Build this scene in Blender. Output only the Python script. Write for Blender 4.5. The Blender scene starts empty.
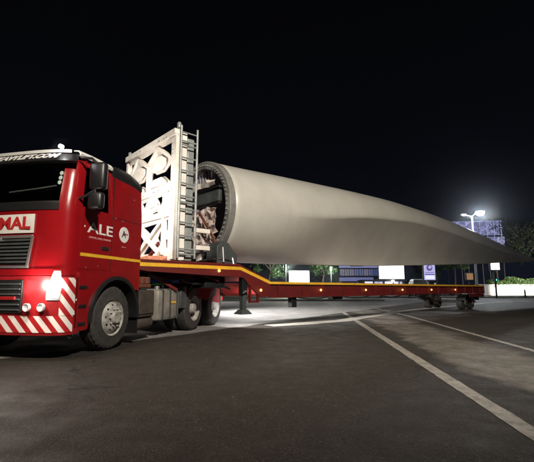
import bpy, bmesh, math, random
from math import sin, cos, pi, radians, sqrt
from mathutils import Vector, Matrix
random.seed(7)
sc = bpy.context.scene
# ------------------------------------------------------------------ camera
cd = bpy.data.cameras.new('camera'); cam = bpy.data.objects.new('camera', cd)
sc.collection.objects.link(cam); sc.camera = cam
cam.location = (0, 0, 1.0); cam.rotation_euler = (radians(90) + math.atan(58/400), 0, 0)
cd.sensor_width = 36; cd.lens = 36*400/534; cd.clip_start = .1; cd.clip_end = 3000
# ------------------------------------------------------------------ night sky
wd = bpy.data.worlds.new("World"); sc.world = wd; wd.use_nodes = True
nt = wd.node_tree; nt.nodes.clear()
wo = nt.nodes.new('ShaderNodeOutputWorld'); bg = nt.nodes.new('ShaderNodeBackground')
tc = nt.nodes.new('ShaderNodeTexCoord'); sx = nt.nodes.new('ShaderNodeSeparateXYZ'); cr = nt.nodes.new('ShaderNodeValToRGB')
nt.links.new(tc.outputs['Generated'], sx.inputs[0]); 
sn = nt.nodes.new('ShaderNodeTexNoise'); sn.inputs['Scale'].default_value = 2.2; sn.inputs['Detail'].default_value = 3
nt.links.new(tc.outputs['Generated'], sn.inputs['Vector'])
sm_ = nt.nodes.new('ShaderNodeMath'); sm_.operation = 'MULTIPLY_ADD'; sm_.inputs[1].default_value = .22; nt.links.new(sn.outputs[0], sm_.inputs[0])
sa = nt.nodes.new('ShaderNodeMath'); sa.operation = 'SUBTRACT'; sa.inputs[1].default_value = .11; nt.links.new(sx.outputs['Z'], sa.inputs[0]); nt.links.new(sa.outputs[0], sm_.inputs[2]); nt.links.new(sm_.outputs[0], cr.inputs[0])
nt.links.new(cr.outputs[0], bg.inputs[0]); nt.links.new(bg.outputs[0], wo.inputs[0])
e = cr.color_ramp.elements
e[0].position = 0.0; e[0].color = (.0042, .0054, .0105, 1)
e[1].position = .75; e[1].color = (.0011, .0012, .0013, 1)
k = e.new(.28); k.color = (.0018, .0022, .0036, 1)
bg.inputs[1].default_value = 1.0
sc.view_settings.view_transform = 'Standard'; sc.view_settings.look = 'None'
sc.view_settings.exposure = 0; sc.view_settings.gamma = 1
sc.cycles.use_denoising = True
sc.cycles.max_bounces = 6; sc.cycles.sample_clamp_indirect = 4
sc.cycles.pixel_filter_type = 'BLACKMAN_HARRIS'; sc.cycles.filter_width = 1.8

def light(name, kind, loc, energy, color=(1, 1, 1), size=.2, aim=None, spot=60, blend=.4, parent=None):
    ld = bpy.data.lights.new(name, kind); ld.energy = energy; ld.color = color
    o = bpy.data.objects.new(name, ld); sc.collection.objects.link(o); o.location = loc
    if kind == 'AREA': ld.size = size
    else: ld.shadow_soft_size = size
    if kind == 'SPOT': ld.spot_size = radians(spot); ld.spot_blend = blend
    if aim: o.rotation_euler = (Vector(aim)-Vector(loc)).to_track_quat('-Z', 'Y').to_euler()
    if parent: o.parent = parent
    return o
# street lamps behind and beside the camera, out of the frame
light('street_lamp_light', 'SPOT', (3.2, -3.2, 9.0), 12000, (1, .92, .80), .25, aim=(1.0, 13, 2.6), spot=84, blend=.9)
light('street_lamp_light', 'SPOT', (-5.2, -1.0, 7.5), 1900, (1, .80, .60), .2, aim=(-3.2, 3.6, 0), spot=60, blend=1)
light('street_lamp_light', 'SPOT', (10, 6, 9), 900, (1, .86, .68), .25, aim=(7, 11, 0), spot=105, blend=1)
# tall flood lamp beyond the truck lighting the junction
light('flood_light', 'SPOT', (-9, 34, 4.8), 12000, (1, .97, .95), .25, aim=(3, 27, 0), spot=70, blend=.8)
light('flood_light', 'SPOT', (-2.3, 17.2, 3.6), 3600, (1, .98, .96), .15, aim=(2.0, 17.4, 0), spot=128, blend=.7)  # unseen second lamp, added to light the ground under the blade

# ------------------------------------------------------------------ materials
def mat(name, col, rough=.5, metal=0, dirt=.25, scale=3, bump=0, bscale=60, coat=0, emit=None, es=0, col2=None, spec=.5):
    m = bpy.data.materials.new(name); m.use_nodes = True; n = m.node_tree; b = n.nodes['Principled BSDF']
    t = n.nodes.new('ShaderNodeTexCoord')
    no = n.nodes.new('ShaderNodeTexNoise'); no.inputs['Scale'].default_value = scale; no.inputs['Detail'].default_value = 8; no.inputs['Roughness'].default_value = .65
    n.links.new(t.outputs['Object'], no.inputs['Vector'])
    mx = n.nodes.new('ShaderNodeMix'); mx.data_type = 'RGBA'
    rp = n.nodes.new('ShaderNodeMapRange'); rp.inputs[1].default_value = .35; rp.inputs[2].default_value = .7; rp.inputs[3].default_value = 0; rp.inputs[4].default_value = 1
    n.links.new(no.outputs[0], rp.inputs[0]); n.links.new(rp.outputs[0], mx.inputs[0])
    c2 = col2 or tuple(c*(1-dirt) for c in col)
    mx.inputs[6].default_value = (*col, 1); mx.inputs[7].default_value = (*c2, 1)
    n.links.new(mx.outputs[2], b.inputs['Base Color'])
    rr = n.nodes.new('ShaderNodeMapRange'); rr.inputs[3].default_value = max(0, rough-.08); rr.inputs[4].default_value = min(1, rough+.15)
    n.links.new(no.outputs[0], rr.inputs[0]); n.links.new(rr.outputs[0], b.inputs['Roughness'])
    b.inputs['Metallic'].default_value = metal; b.inputs['Coat Weight'].default_value = coat
    b.inputs['Specular IOR Level'].default_value = spec
    if bump:
        n2 = n.nodes.new('ShaderNodeTexNoise'); n2.inputs['Scale'].default_value = bscale; n2.inputs['Detail'].default_value = 4
        n.links.new(t.outputs['Object'], n2.inputs['Vector'])
        bp = n.nodes.new('ShaderNodeBump'); bp.inputs['Strength'].default_value = bump; bp.inputs['Distance'].default_value = .01
        n.links.new(n2.outputs[0], bp.inputs['Height']); n.links.new(bp.outputs[0], b.inputs['Normal'])
    if emit: b.inputs['Emission Color'].default_value = (*emit, 1); b.inputs['Emission Strength'].default_value = es
    return m
RED = mat('red_paint', (.27, .005, .008), .24, 0, .35, 1.2, coat=.5)
REDB = mat('red_bumper_paint', (.32, .010, .013), .35, 0, .45, 5)
REDT = mat('red_trailer_paint', (.13, .008, .007), .5, 0, .5, 3)
WHITE = mat('white_paint', (.72, .70, .66), .45, 0, .18, 4)
WSTEEL = mat('white_steel', (.82, .79, .74), .55, 0, .4, 5, .1, 40, col2=(.66, .58, .50))
GSTEEL = mat('galvanised_steel', (.34, .36, .35), .45, .3, .35, 6)
DGREY = mat('dark_grey_paint', (.055, .062, .062), .5, 0, .4, 5)
FLANGE = mat('flange_grey', (.26, .25, .23), .5, .2, .35, 8)
BLACK = mat('black_plastic', (.012, .012, .013), .38, 0, .4, 6)
RUBBER = mat('tyre_rubber', (.022, .021, .020), .75, 0, .4, 9, .3, 80, col2=(.045, .04, .035))
RIM = mat('rim_steel', (.42, .41, .38), .62, .1, .5, 9, col2=(.16, .14, .12))
CHASSIS = mat('chassis_grime', (.07, .055, .045), .7, .1, .5, 7, .3, 30)
TANK = mat('tank_aluminium', (.36, .33, .28), .45, .35, .45, 5)
RUST = mat('rusty_steel', (.17, .055, .03), .7, .1, .4, 12)
CHROME = mat('dull_chrome', (.55, .53, .52), .25, .8, .2, 5)
YELLOW = mat('yellow_tape', (.80, .44, .03), .4, 0, .3, 4)
GREL = mat('gelcoat', (.56, .54, .485), .34, 0, .20, .55, .04, 3)
def streaks(m):
    n = m.node_tree; b = n.nodes['Principled BSDF']; old = b.inputs['Base Color'].links[0].from_socket
    t = n.nodes.new('ShaderNodeTexCoord'); mp = n.nodes.new('ShaderNodeMapping'); mp.inputs['Scale'].default_value = (5, .6, .6); n.links.new(t.outputs['Object'], mp.inputs[0])
    no = n.nodes.new('ShaderNodeTexNoise'); no.inputs['Scale'].default_value = 1.0; no.inputs['Detail'].default_value = 9; no.inputs['Roughness'].default_value = .7; n.links.new(mp.outputs[0], no.inputs['Vector'])
    r = n.nodes.new('ShaderNodeMapRange'); r.inputs[1].default_value = .52; r.inputs[2].default_value = .72; r.inputs[4].default_value = .14; n.links.new(no.outputs[0], r.inputs[0])
    mx = n.nodes.new('ShaderNodeMix'); mx.data_type = 'RGBA'; n.links.new(r.outputs[0], mx.inputs[0]); n.links.new(old, mx.inputs[6]); mx.inputs[7].default_value = (.30, .27, .22, 1); n.links.new(mx.outputs[2], b.inputs['Base Color'])
streaks(GREL)
INNER = mat('laminate_inner', (.38, .34, .40), .6, 0, .4, 4)
BLUE = mat('blue_hose', (.02, .05, .45), .5)
GREEN = mat('green_hose', (.05, .40, .06), .5)
GLAMP = mat('lamp_glow', (1, 1, 1), .5, emit=(1, .97, 1), es=60)
HEAD = mat('headlight_glow', (1, .95, .9), .5, emit=(1, .90, .80), es=1.15)
HEADC = mat('headlamp_core', (1, .97, .95), .5, emit=(1, .95, .9), es=40)
AMBER = mat('amber_glow', (1, .4, .05), .5, emit=(1, .42, .14), es=2.6)
REDGLOW = mat('tail_glow', (1, .02, .02), .5, emit=(1, .02, .02), es=1.2)
LENS = mat('clear_lens', (.5, .5, .5), .1, 0, .2, coat=1)
REDTXT = mat('red_print', (.45, .015, .015), .5)
BLUTXT = mat('navy_print', (.03, .03, .08), .5)
STICK = mat('pale_sticker', (.55, .68, .62), .5)
SEAT = mat('seat_fabric', (.07, .07, .075), .9)
SKYB = mat('far_cladding', (.03, .033, .05), .7)

def glass_mat():
    m = bpy.data.materials.new('cab_glass'); m.use_nodes = True; n = m.node_tree; n.nodes.clear()
    o = n.nodes.new('ShaderNodeOutputMaterial'); t = n.nodes.new('ShaderNodeBsdfTransparent'); g = n.nodes.new('ShaderNodeBsdfGlossy')
    t.inputs[0].default_value = (.72, .75, .73, 1); g.inputs['Roughness'].default_value = .03
    f = n.nodes.new('ShaderNodeFresnel'); f.inputs[0].default_value = 1.5
    x = n.nodes.new('ShaderNodeMixShader'); n.links.new(f.outputs[0], x.inputs[0]); n.links.new(t.outputs[0], x.inputs[1]); n.links.new(g.outputs[0], x.inputs[2]); n.links.new(x.outputs[0], o.inputs[0])
    return m
GLASS = glass_mat()

def hazard():
    m = mat('hazard_stripes', (.8, .8, .8), .4, 0, .2, 8); n = m.node_tree; b = n.nodes['Principled BSDF']
    t = n.nodes.new('ShaderNodeTexCoord'); s = n.nodes.new('ShaderNodeSeparateXYZ'); n.links.new(t.outputs['Object'], s.inputs[0])
    def M(op, a, bb):
        q = n.nodes.new('ShaderNodeMath'); q.operation = op
        for i, v in enumerate((a, bb)):
            if v is None: continue
            if isinstance(v, float): q.inputs[i].default_value = v
            else: n.links.new(v, q.inputs[i])
        return q.outputs[0]
    v = M('ADD', M('SUBTRACT', M('ABSOLUTE', s.outputs['Y'], None), M('MULTIPLY', s.outputs['X'], .9)), s.outputs['Z'])
    v = M('ADD', v, 10.0)
    v = M('FRACT', M('MULTIPLY', v, 1/.215), None)
    v = M('GREATER_THAN', v, .5)
    mx = n.nodes.new('ShaderNodeMix'); mx.data_type = 'RGBA'; n.links.new(v, mx.inputs[0])
    mx.inputs[6].default_value = (.40, .012, .015, 1); mx.inputs[7].default_value = (.80, .74, .70, 1)
    n.links.new(mx.outputs[2], b.inputs['Base Color'])
    return m
HAZ = hazard()

# ------------------------------------------------------------------ mesh helpers
class MB:
    def __init__(s): s.b = bmesh.new()
    def box(s, x0, x1, y0, y1, z0, z1, bev=0, M=None):
        r = bmesh.ops.create_cube(s.b, size=1); vs = r['verts']
        for v in vs: v.co = Vector(((x0+x1)/2+v.co.x*(x1-x0), (y0+y1)/2+v.co.y*(y1-y0), (z0+z1)/2+v.co.z*(z1-z0)))
        if bev:
            es = list({e for v in vs for e in v.link_edges})
            rr = bmesh.ops.bevel(s.b, geom=es, offset=bev, segments=2, affect='EDGES', profile=.5); vs = list({v for f in rr['faces'] for v in f.verts} | {v for v in vs if v.is_valid})
        if M: 
            for v in vs: v.co = M @ v.co
        return s
    def bar(s, a, b, w, h=None):
        a, b = Vector(a), Vector(b); h = h or w; d = b-a; L = d.length
        q = d.to_track_quat('X', 'Z').to_matrix().to_4x4(); M = Matrix.Translation(a) @ q
        return s.box(0, L, -w/2, w/2, -h/2, h/2, 0, M)
    def tube(s, pts, r, n=10, caps=True):
        pts = [Vector(p) for p in pts]; rs = r if isinstance(r, (list, tuple)) else [r]*len(pts); rings = []
        for i, p in enumerate(pts):
            d = (pts[min(i+1, len(pts)-1)]-pts[max(i-1, 0)]).normalized()
            q = d.to_track_quat('Z', 'Y'); rings.append([s.b.verts.new(p+q @ Vector((cos(2*pi*j/n)*rs[i], sin(2*pi*j/n)*rs[i], 0))) for j in range(n)])
        for i in range(len(rings)-1):
            for j in range(n): s.b.faces.new((rings[i][j], rings[i][(j+1) % n], rings[i+1][(j+1) % n], rings[i+1][j]))
        if caps: s.b.faces.new(rings[0][::-1]); s.b.faces.new(rings[-1])
        return s
    def lathe(s, prof, n=48, axis='Y', skip=None, loc=(0, 0, 0), close=False, dip=None):
        L = Vector(loc); rings = []
        for i, (a, r) in enumerate(prof):
            ring = []
            for j in range(n):
                th = 2*pi*j/n; rr = r-(dip(i, j) if dip else 0); c, d = cos(th)*rr, sin(th)*rr
                ring.append(s.b.verts.new(L+Vector({'Y': (c, a, d), 'X': (a, c, d), 'Z': (c, d, a)}[axis])))
            rings.append(ring)
        m = len(rings)
        for i in range(m if close else m-1):
            for j in range(n):
                if skip and skip(i, j): continue
                k = (i+1) % m
                s.b.faces.new((rings[i][j], rings[i][(j+1) % n], rings[k][(j+1) % n], rings[k][j]))
        return s
    def grid(s, P):
        V = [[s.b.verts.new(p) for p in row] for row in P]
        for i in range(len(V)-1):
            for j in range(len(V[0])-1): s.b.faces.new((V[i][j], V[i][j+1], V[i+1][j+1], V[i+1][j]))
        return s
    def build(s, name, m, parent=None, smooth=None, solid=0, norm=True):
        if norm: bmesh.ops.recalc_face_normals(s.b, faces=s.b.faces)
        me = bpy.data.meshes.new(name); s.b.to_mesh(me); s.b.free(); me.materials.append(m)
        o = bpy.data.objects.new(name, me); sc.collection.objects.link(o); o.parent = parent
        if smooth is not None: shade(me, smooth)
        if solid:
            d = o.modifiers.new('solid', 'SOLIDIFY'); d.thickness = solid; d.offset = -1
        return o
def islands(b):
    seen=set(); out_=[]
    for v in b.verts:
        if v in seen: continue
        st=[v]; seen.add(v); isl=[]
        while st:
            q=st.pop(); isl.append(q)
            for e_ in q.link_edges:
                w_=e_.other_vert(q)
                if w_ not in seen: seen.add(w_); st.append(w_)
        out_.append(isl)
    return out_
def build_each(g, name, m, parent=None, smooth=None, solid=0):
    # every loose piece collected in g becomes an object of its own
    bmesh.ops.recalc_face_normals(g.b, faces=g.b.faces); r=[]
    for isl in islands(g.b):
        ix={v: i for i, v in enumerate(isl)}; fs={f for v in isl for f in v.link_faces}
        me=bpy.data.meshes.new(name); me.from_pydata([v.co[:] for v in isl], [], [[ix[v] for v in f.verts] for f in fs]); me.materials.append(m)
        o=bpy.data.objects.new(name, me); sc.collection.objects.link(o); o.parent=parent
        if smooth is not None: shade(me, smooth)
        if solid:
            d=o.modifiers.new('solid','SOLIDIFY'); d.thickness=solid; d.offset=-1
        r.append(o)
    g.b.free(); return r
def shade(me, ang):
    b = bmesh.new(); b.from_mesh(me)
    for f in b.faces: f.smooth = True
    for e in b.edges:
        if len(e.link_faces) == 2 and e.calc_face_angle(0) > radians(ang): e.smooth = False
    b.to_mesh(me); b.free()
def plate(polys, th, M, name, m, parent, bev=.003):
    """flat plate with holes: polys[0] outline, others holes; extruded th, matrix M maps (u,v,w) to local"""
    cu = bpy.data.curves.new(name, 'CURVE'); cu.dimensions = '2D'; cu.fill_mode = 'BOTH'; cu.extrude = th/2; cu.bevel_depth = bev
    for pl in polys:
        sp = cu.splines.new('POLY'); sp.points.add(len(pl)-1); sp.use_cyclic_u = True
        for i, (u, v) in enumerate(pl): sp.points[i].co = (u, v, 0, 1)
    t = bpy.data.objects.new('t', cu); sc.collection.objects.link(t)
    me = bpy.data.meshes.new_from_object(t.evaluated_get(bpy.context.evaluated_depsgraph_get()))
    bpy.data.objects.remove(t); me.transform(M); me.name = name; me.materials.clear(); me.materials.append(m)
    o = bpy.data.objects.new(name, me); sc.collection.objects.link(o); o.parent = parent
    return o
def text(s, size, M, name, m, parent, bold=.0, sx=1, align='CENTER', ext=.002):
    cu = bpy.data.curves.new(name, 'FONT'); cu.body = s; cu.size = size; cu.align_x = align; cu.align_y = 'CENTER'; cu.offset = bold; cu.extrude = ext
    t = bpy.data.objects.new('t', cu); sc.collection.objects.link(t)
    me = bpy.data.meshes.new_from_object(t.evaluated_get(bpy.context.evaluated_depsgraph_get()))
    bpy.data.objects.remove(t); me.transform(M @ Matrix.Diagonal((sx, 1, 1, 1))); me.name = name; me.materials.clear(); me.materials.append(m)
    o = bpy.data.objects.new(name, me); sc.collection.objects.link(o); o.parent = parent
    return o
def basis(ux, uy, o):
    ux, uy = Vector(ux), Vector(uy); uz = ux.cross(uy)
    return Matrix(((ux.x, uy.x, uz.x, o[0]), (ux.y, uy.y, uz.y, o[1]), (ux.z, uy.z, uz.z, o[2]), (0, 0, 0, 1)))
def thing(name, label, cat, loc=(0, 0, 0), rz=0, group=None):
    o = bpy.data.objects.new(name, None); sc.collection.objects.link(o); o.empty_display_size = .2
    o.location = loc; o.rotation_euler = (0, 0, radians(rz)); return tag(o, label, cat, group)
def tag(o, label, cat, group=None):
    o['label'] = label; o['category'] = cat
    if group: o['group'] = group
    return o
def kids(o): return [c for c in bpy.data.objects if c.parent == o]
def copy_tree(o, parent=None, loc=None, rz=None):
    c = o.copy(); sc.collection.objects.link(c); c.parent = parent
    if loc is not None: c.location = loc
    if rz is not None: c.rotation_euler = (0, 0, rz)
    for ch in kids(o): copy_tree(ch, c)
    return c

# ------------------------------------------------------------------ ground
def asphalt():
    m = bpy.data.materials.new('asphalt'); m.use_nodes = True; n = m.node_tree; b = n.nodes['Principled BSDF']; N = n.nodes.new; L = n.links.new
    t = N('ShaderNodeTexCoord')
    def noise(sc_, det=6, rg=.6):
        q = N('ShaderNodeTexNoise'); q.inputs['Scale'].default_value = sc_; q.inputs['Detail'].default_value = det; q.inputs['Roughness'].default_value = rg; L(t.outputs['Object'], q.inputs['Vector']); return q.outputs[0]
    def mr(i, a, bb, c=0., d=1.):
        q = N('ShaderNodeMapRange'); q.inputs[1].default_value = a; q.inputs[2].default_value = bb; q.inputs[3].default_value = c; q.inputs[4].default_value = d; L(i, q.inputs[0]); return q.outputs[0]
    def mix(f, a, bb):
        q = N('ShaderNodeMix'); q.data_type = 'RGBA'; L(f, q.inputs[0])
        for i, v in ((6, a), (7, bb)):
            if isinstance(v, tuple): q.inputs[i].default_value = (*v, 1)
            else: L(v, q.inputs[i])
        return q.outputs[2]
    def math(op, a, bb=0.):
        q = N('ShaderNodeMath'); q.operation = op
        for i, v in enumerate((a, bb)):
            if isinstance(v, float): q.inputs[i].default_value = v
            else: L(v, q.inputs[i])
        return q.outputs[0]
    big = mix(mr(noise(.35, 5), .38, .62), (.019, .017, .0145), (.031, .027, .023))
    fine = mix(mr(noise(38, 6, .85), .42, .62), (.004, .0035, .003), (.085, .072, .060))
    mx = N('ShaderNodeMix'); mx.data_type = 'RGBA'; mx.inputs[0].default_value = .5; L(big, mx.inputs[6]); L(fine, mx.inputs[7])
    col = mx.outputs[2]
    vo = N('ShaderNodeTexVoronoi'); vo.inputs['Scale'].default_value = 70; L(t.outputs['Object'], vo.inputs['Vector'])
    chips = math('MULTIPLY', math('LESS_THAN', vo.outputs['Distance'], .20), mr(noise(5), .44, .56))
    col = mix(chips, col, (.19, .165, .14))
    v2 = N('ShaderNodeTexVoronoi'); v2.inputs['Scale'].default_value = 26; L(t.outputs['Object'], v2.inputs['Vector'])
    col = mix(math('MULTIPLY', math('LESS_THAN', v2.outputs['Distance'], .13), mr(noise(2.5), .5, .6)), col, (.15, .13, .11))
    # hairline cracks
    wv = N('ShaderNodeVectorMath'); wv.operation = 'MULTIPLY_ADD'; nn = N('ShaderNodeTexNoise'); nn.inputs['Scale'].default_value = 1.6; nn.inputs['Detail'].default_value = 8; L(t.outputs['Object'], nn.inputs['Vector'])
    L(nn.outputs['Color'], wv.inputs[0]); wv.inputs[1].default_value = (1.1, 1.1, 0); L(t.outputs['Object'], wv.inputs[2])
    v3 = N('ShaderNodeTexVoronoi'); v3.feature = 'DISTANCE_TO_EDGE'; v3.inputs['Scale'].default_value = .33; L(wv.outputs[0], v3.inputs['Vector'])
    crack = math('MULTIPLY', math('LESS_THAN', v3.outputs['Distance'], .0028), mr(noise(.7), .45, .6))
    col = mix(crack, col, (.003, .003, .003))
    # dust swept along the right-hand lane line and oil / tyre stains: shapes of their own
    s = N('ShaderNodeSeparateXYZ'); L(t.outputs['Object'], s.inputs[0]); X, Y = s.outputs['X'], s.outputs['Y']
    lx = math('ADD', math('MULTIPLY', Y, .0915), 1.63)              # x of the wide lane line at this y
    d = math('ADD', math('SUBTRACT', X, lx), math('MULTIPLY', math('SUBTRACT', noise(.9, 6), .5), 1.3))
    dust = math('MULTIPLY', mr(d, .35, .55), mr(d, 1.9, 1.5))
    dust = math('MULTIPLY', dust, mr(noise(3.2, 8, .75), .33, .6, .25, 1.))
    dust = math('MULTIPLY', dust, mr(noise(14, 6, .8), .25, .6, .5, 1.))
    col = mix(math('MULTIPLY', dust, .8), col, (.24, .215, .185))
    st = math('MULTIPLY', mr(noise(.8, 3), .58, .68), .35)
    col = mix(st, col, (.02, .019, .018))
    # pale concrete-like ground beyond the trailer; the lit pool's edge is painted in
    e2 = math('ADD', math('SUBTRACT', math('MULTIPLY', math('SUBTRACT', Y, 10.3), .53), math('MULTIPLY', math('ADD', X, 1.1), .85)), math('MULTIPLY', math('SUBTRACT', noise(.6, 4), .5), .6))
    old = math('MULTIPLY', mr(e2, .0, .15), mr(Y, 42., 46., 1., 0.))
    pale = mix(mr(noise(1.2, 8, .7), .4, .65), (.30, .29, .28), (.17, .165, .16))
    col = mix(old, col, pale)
    L(col, b.inputs['Base Color'])
    L(mr(noise(3, 6), .3, .7, .50, .78), b.inputs['Roughness'])
    bp = N('ShaderNodeBump'); bp.inputs['Strength'].default_value = .9; bp.inputs['Distance'].default_value = .010
    b.inputs['Specular IOR Level'].default_value = .32
    h = math('ADD', noise(60, 5, .8), math('MULTIPLY', vo.outputs['Distance'], .8)); L(h, bp.inputs['Height']); L(bp.outputs[0], b.inputs['Normal'])
    return m
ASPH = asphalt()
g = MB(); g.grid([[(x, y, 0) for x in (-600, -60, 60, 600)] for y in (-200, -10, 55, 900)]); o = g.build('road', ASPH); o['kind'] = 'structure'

def paint(name, base=(.62, .60, .55), wear=(.42, .6)):
    m = mat(name, base, .6, 0, .3, 6); n = m.node_tree; b = n.nodes['Principled BSDF']
    old = b.inputs['Base Color'].links[0].from_socket
    t = n.nodes.new('ShaderNodeTexCoord'); no = n.nodes.new('ShaderNodeTexNoise'); no.inputs['Scale'].default_value = 9; no.inputs['Detail'].default_value = 10; no.inputs['Roughness'].default_value = .75
    n.links.new(t.outputs['Object'], no.inputs['Vector'])
    r = n.nodes.new('ShaderNodeMapRange'); r.inputs[1].default_value = wear[0]; r.inputs[2].default_value = wear[1]; r.inputs[3].default_value = 1; r.inputs[4].default_value = 0
    n.links.new(no.outputs[0], r.inputs[0])
    mx = n.nodes.new('ShaderNodeMix'); mx.data_type = 'RGBA'; n.links.new(r.outputs[0], mx.inputs[0]); mx.inputs[6].default_value = (.055, .05, .045, 1); n.links.new(old, mx.inputs[7]); n.links.new(mx.outputs[2], b.inputs['Base Color'])
    return m
PAINT = paint('lane_paint', (.30, .275, .24), (.47, .70)); PAINT2 = paint('worn_lane_paint', (.34, .32, .285), (.45, .68))
def ribbon(pts, w, name, m, z=.004, jit=.006):
    P = []
    pts = [Vector((*p, 0)) for p in pts]; ws = w if isinstance(w, list) else [w]*len(pts)
    for i in range(len(pts)-1):
        a, b = pts[i], pts[i+1]; L = (b-a).length; nn = max(1, int(L/.12)) if a.y < 25 else max(1, int(L/.6)); d = (b-a).normalized(); nv = Vector((-d.y, d.x, 0))
        for kx in range(nn + (i == len(pts)-2)):
            q = a.lerp(b, kx/nn); ww = ws[i]+(ws[i+1]-ws[i])*kx/nn
            P.append([q-nv*(ww/2+random.uniform(-jit, jit))+Vector((0, 0, z)), q+nv*(ww/2+random.uniform(-jit, jit))+Vector((0, 0, z))])
    g = MB(); g.grid(P); o = g.build(name, m); o['kind'] = 'structure'; return o
ribbon([(1.50, -1.0), (1.86, 2.96), (2.53, 9.87), (4.45, 29.5), (5.2, 38)], [.155, .155, .16, .17, .17], 'lane_line', PAINT)
ribbon([(3.5, -1.0), (4.35, 6.73), (5.28, 15.27), (6.45, 34.2)], .12, 'edge_line', PAINT2)
ribbon([(.05, 11.2), (1.15, 11.95), (2.4, 12.95), (5.7, 17.9), (9.8, 22.8), (15.6, 29.0), (22, 34)], [.5, .66, .56, .48, .46, .5, .5], 'curved_line', paint('curved_line_paint', (.44, .415, .37), (.50, .72)), z=.008)
ribbon([(-2.19, 8.83), (-1.95, 9.75)], .10, 'dash_line', PAINT)
ribbon([(-6.5, 16.5), (1.5, 17.6), (6, 19.5)], .15, 'stop_line', PAINT2)
ribbon([(-8, 22), (3, 24.5), (14, 27.5)], .18, 'stop_line', PAINT2)
# grit
g = MB()
for i in range(1100):
    if i < 450: y = random.uniform(1.5, 9); x = random.uniform(-.75, .7)*y
    else: y = random.uniform(3, 14); x = 1.63+.0915*y+random.gauss(.75, .35)
    r = random.uniform(.002, .005)*(1+.06*y); vs = [g.b.verts.new((x+r*cos(a)*random.uniform(.7, 1.3), y+r*sin(a)*random.uniform(.7, 1.3), z)) for a, z in ((0, 0), (2.1, 0), (4.2, 0))]+[g.b.verts.new((x, y, r*1.1))]
    for a, b_, c in ((0, 1, 3), (1, 2, 3), (2, 0, 3)): g.b.faces.new((vs[a], vs[b_], vs[c]))
o = g.build('road_grit', mat('grit', (.20, .18, .16), .9)); o['kind'] = 'stuff'; tag(o, 'small loose stone grit scattered over the dark road', 'grit')

# ------------------------------------------------------------------ wheels (tyre > nothing, rim > nut ring)
def wheel(name, parent, loc, dual=False, r=.53, rz=0, rm=None):
    w = bpy.data.objects.new(name, None); sc.collection.objects.link(w); w.parent = parent; w.location = loc; w.rotation_euler = (0, 0, rz); w.empty_display_size = .1
    k_ = r/.53
    def tyre(y0, nm='tyre'):
        pr = [(0, .30), (.02, .36), (.012, .44), (.02, .485), (.045, .515), (.07, .522), (.074, .508), (.09, .508), (.094, .528), (.13, .53), (.134, .514), (.15, .514), (.154, .53), (.19, .53), (.194, .514), (.21, .514), (.214, .528), (.25, .522), (.275, .515), (.298, .485), (.305, .44), (.298, .36), (.315, .30)]
        g = MB(); g.lathe([(-(a+y0), q*k_) for a, q in pr], 96, 'Y', dip=lambda i, j: (.012 if (j % 3 == 0 and (3 <= i <= 5 or 17 <= i <= 19)) else 0)); return g.build(nm, RUBBER, w, 50)
    tyre(0)
    if dual: tyre(.34)
    if not dual:
        pr = [(.0, .30), (-.012, .305), (-.02, .29), (-.05, .275), (-.03, .255), (.005, .225), (.02, .20), (.028, .17), (.028, .12), (.03, .115), (.07, .105), (.085, .09), (.09, .0)]
        sk = lambda i, j: i == 5 and j % 4 == 0
    else:
        pr = [(.0, .30), (-.012, .305), (-.02, .29), (-.10, .275), (-.15, .26), (-.175, .22), (-.19, .19), (-.16, .165), (-.14, .13), (-.02, .11), (.0, .095), (.01, .0)]
        sk = lambda i, j: (i == 4) and j % 4 in (0, 1)
    g = MB(); g.lathe([(a, q*k_) for a, q in pr], 40, 'Y', skip=sk); rim = g.build('rim', rm or RIM, w, 35)
    g = MB(); g.lathe([(-.12 if not dual else -.22, .29*k_), (-.12 if not dual else -.22, .001)], 24); g.build('brake_drum', CHASSIS, w)
    g = MB()
    for i in range(10):
        a = 2*pi*i/10; g.lathe([(-.0, .016), (.04, .016), (.048, .010), (.048, 0)], 6, 'Y', loc=(cos(a)*.145*k_, .02 if not dual else -.165, sin(a)*.145*k_))
    build_each(g, 'wheel_nut', RIM, rim)
    return w

# ------------------------------------------------------------------ TRUCK
TK = thing('tractor_truck', 'red heavy haulage tractor truck with glowing headlight and white abnormal-load board', 'truck', (-3.744, 7.247, 0), 256)
W = 1.25
def xf(z):
    T = [(.3, 1.40), (1.0, 1.43), (2.24, 1.43), (2.92, 1.30), (3.02, 1.20), (3.08, 1.02)]
    if z <= T[0][0]: return T[0][1]
    for (a, p), (b, q) in zip(T, T[1:]):
        if z <= b: return p+(q-p)*(z-a)/(b-a)
    return T[-1][1]
def wid(z): return W if z < 2.2 else W-.05*(z-2.2)/.8-(max(0, z-2.92)*.9)
def out(u, z, off=0, A=.34, n=3.3):
    """cab plan outline: u in [-1,1] wraps the front, |u|>1 runs back along the side"""
    s = -1 if u < 0 else 1; u = abs(u); w = wid(z)+off; f = xf(z)+off
    if u <= 1:
        t = u*pi/2; y = w*sin(t)**(2/n) if t > 0 else 0; x = f-A+A*max(0, cos(t))**(2/n)
    else:
        y = w; x0 = f-A; v = u-1; x = x0*(1-min(1, v/.12))+(.95)*min(1, v/.12)-max(0, v-.12) if v < .12 else .95-(v-.12)
    return Vector((x, s*y, z))
def patch(us, zs, off, name, m, parent, solid=.02, smooth=40):
    g = MB(); g.grid([[out(u, z, off) for u in us] for z in zs]); return g.build(name, m, parent, smooth, solid, norm=False)
def lin(a, b, n): return [a+(b-a)*i/n for i in range(n+1)]
US = .95-(-.60)+.12+1      # u value of the cab rear
front = [-1, -.93, -.86, -.78, -.70, -.62, -.54, -.45, -.35, -.22, -.10, 0, .10, .22, .35, .45, .54, .62, .70, .78, .86, .93, 1]
wsu = .58                  # windscreen edge
wf, wr = 1.04, 1.67        # side window front / rear u
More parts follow.
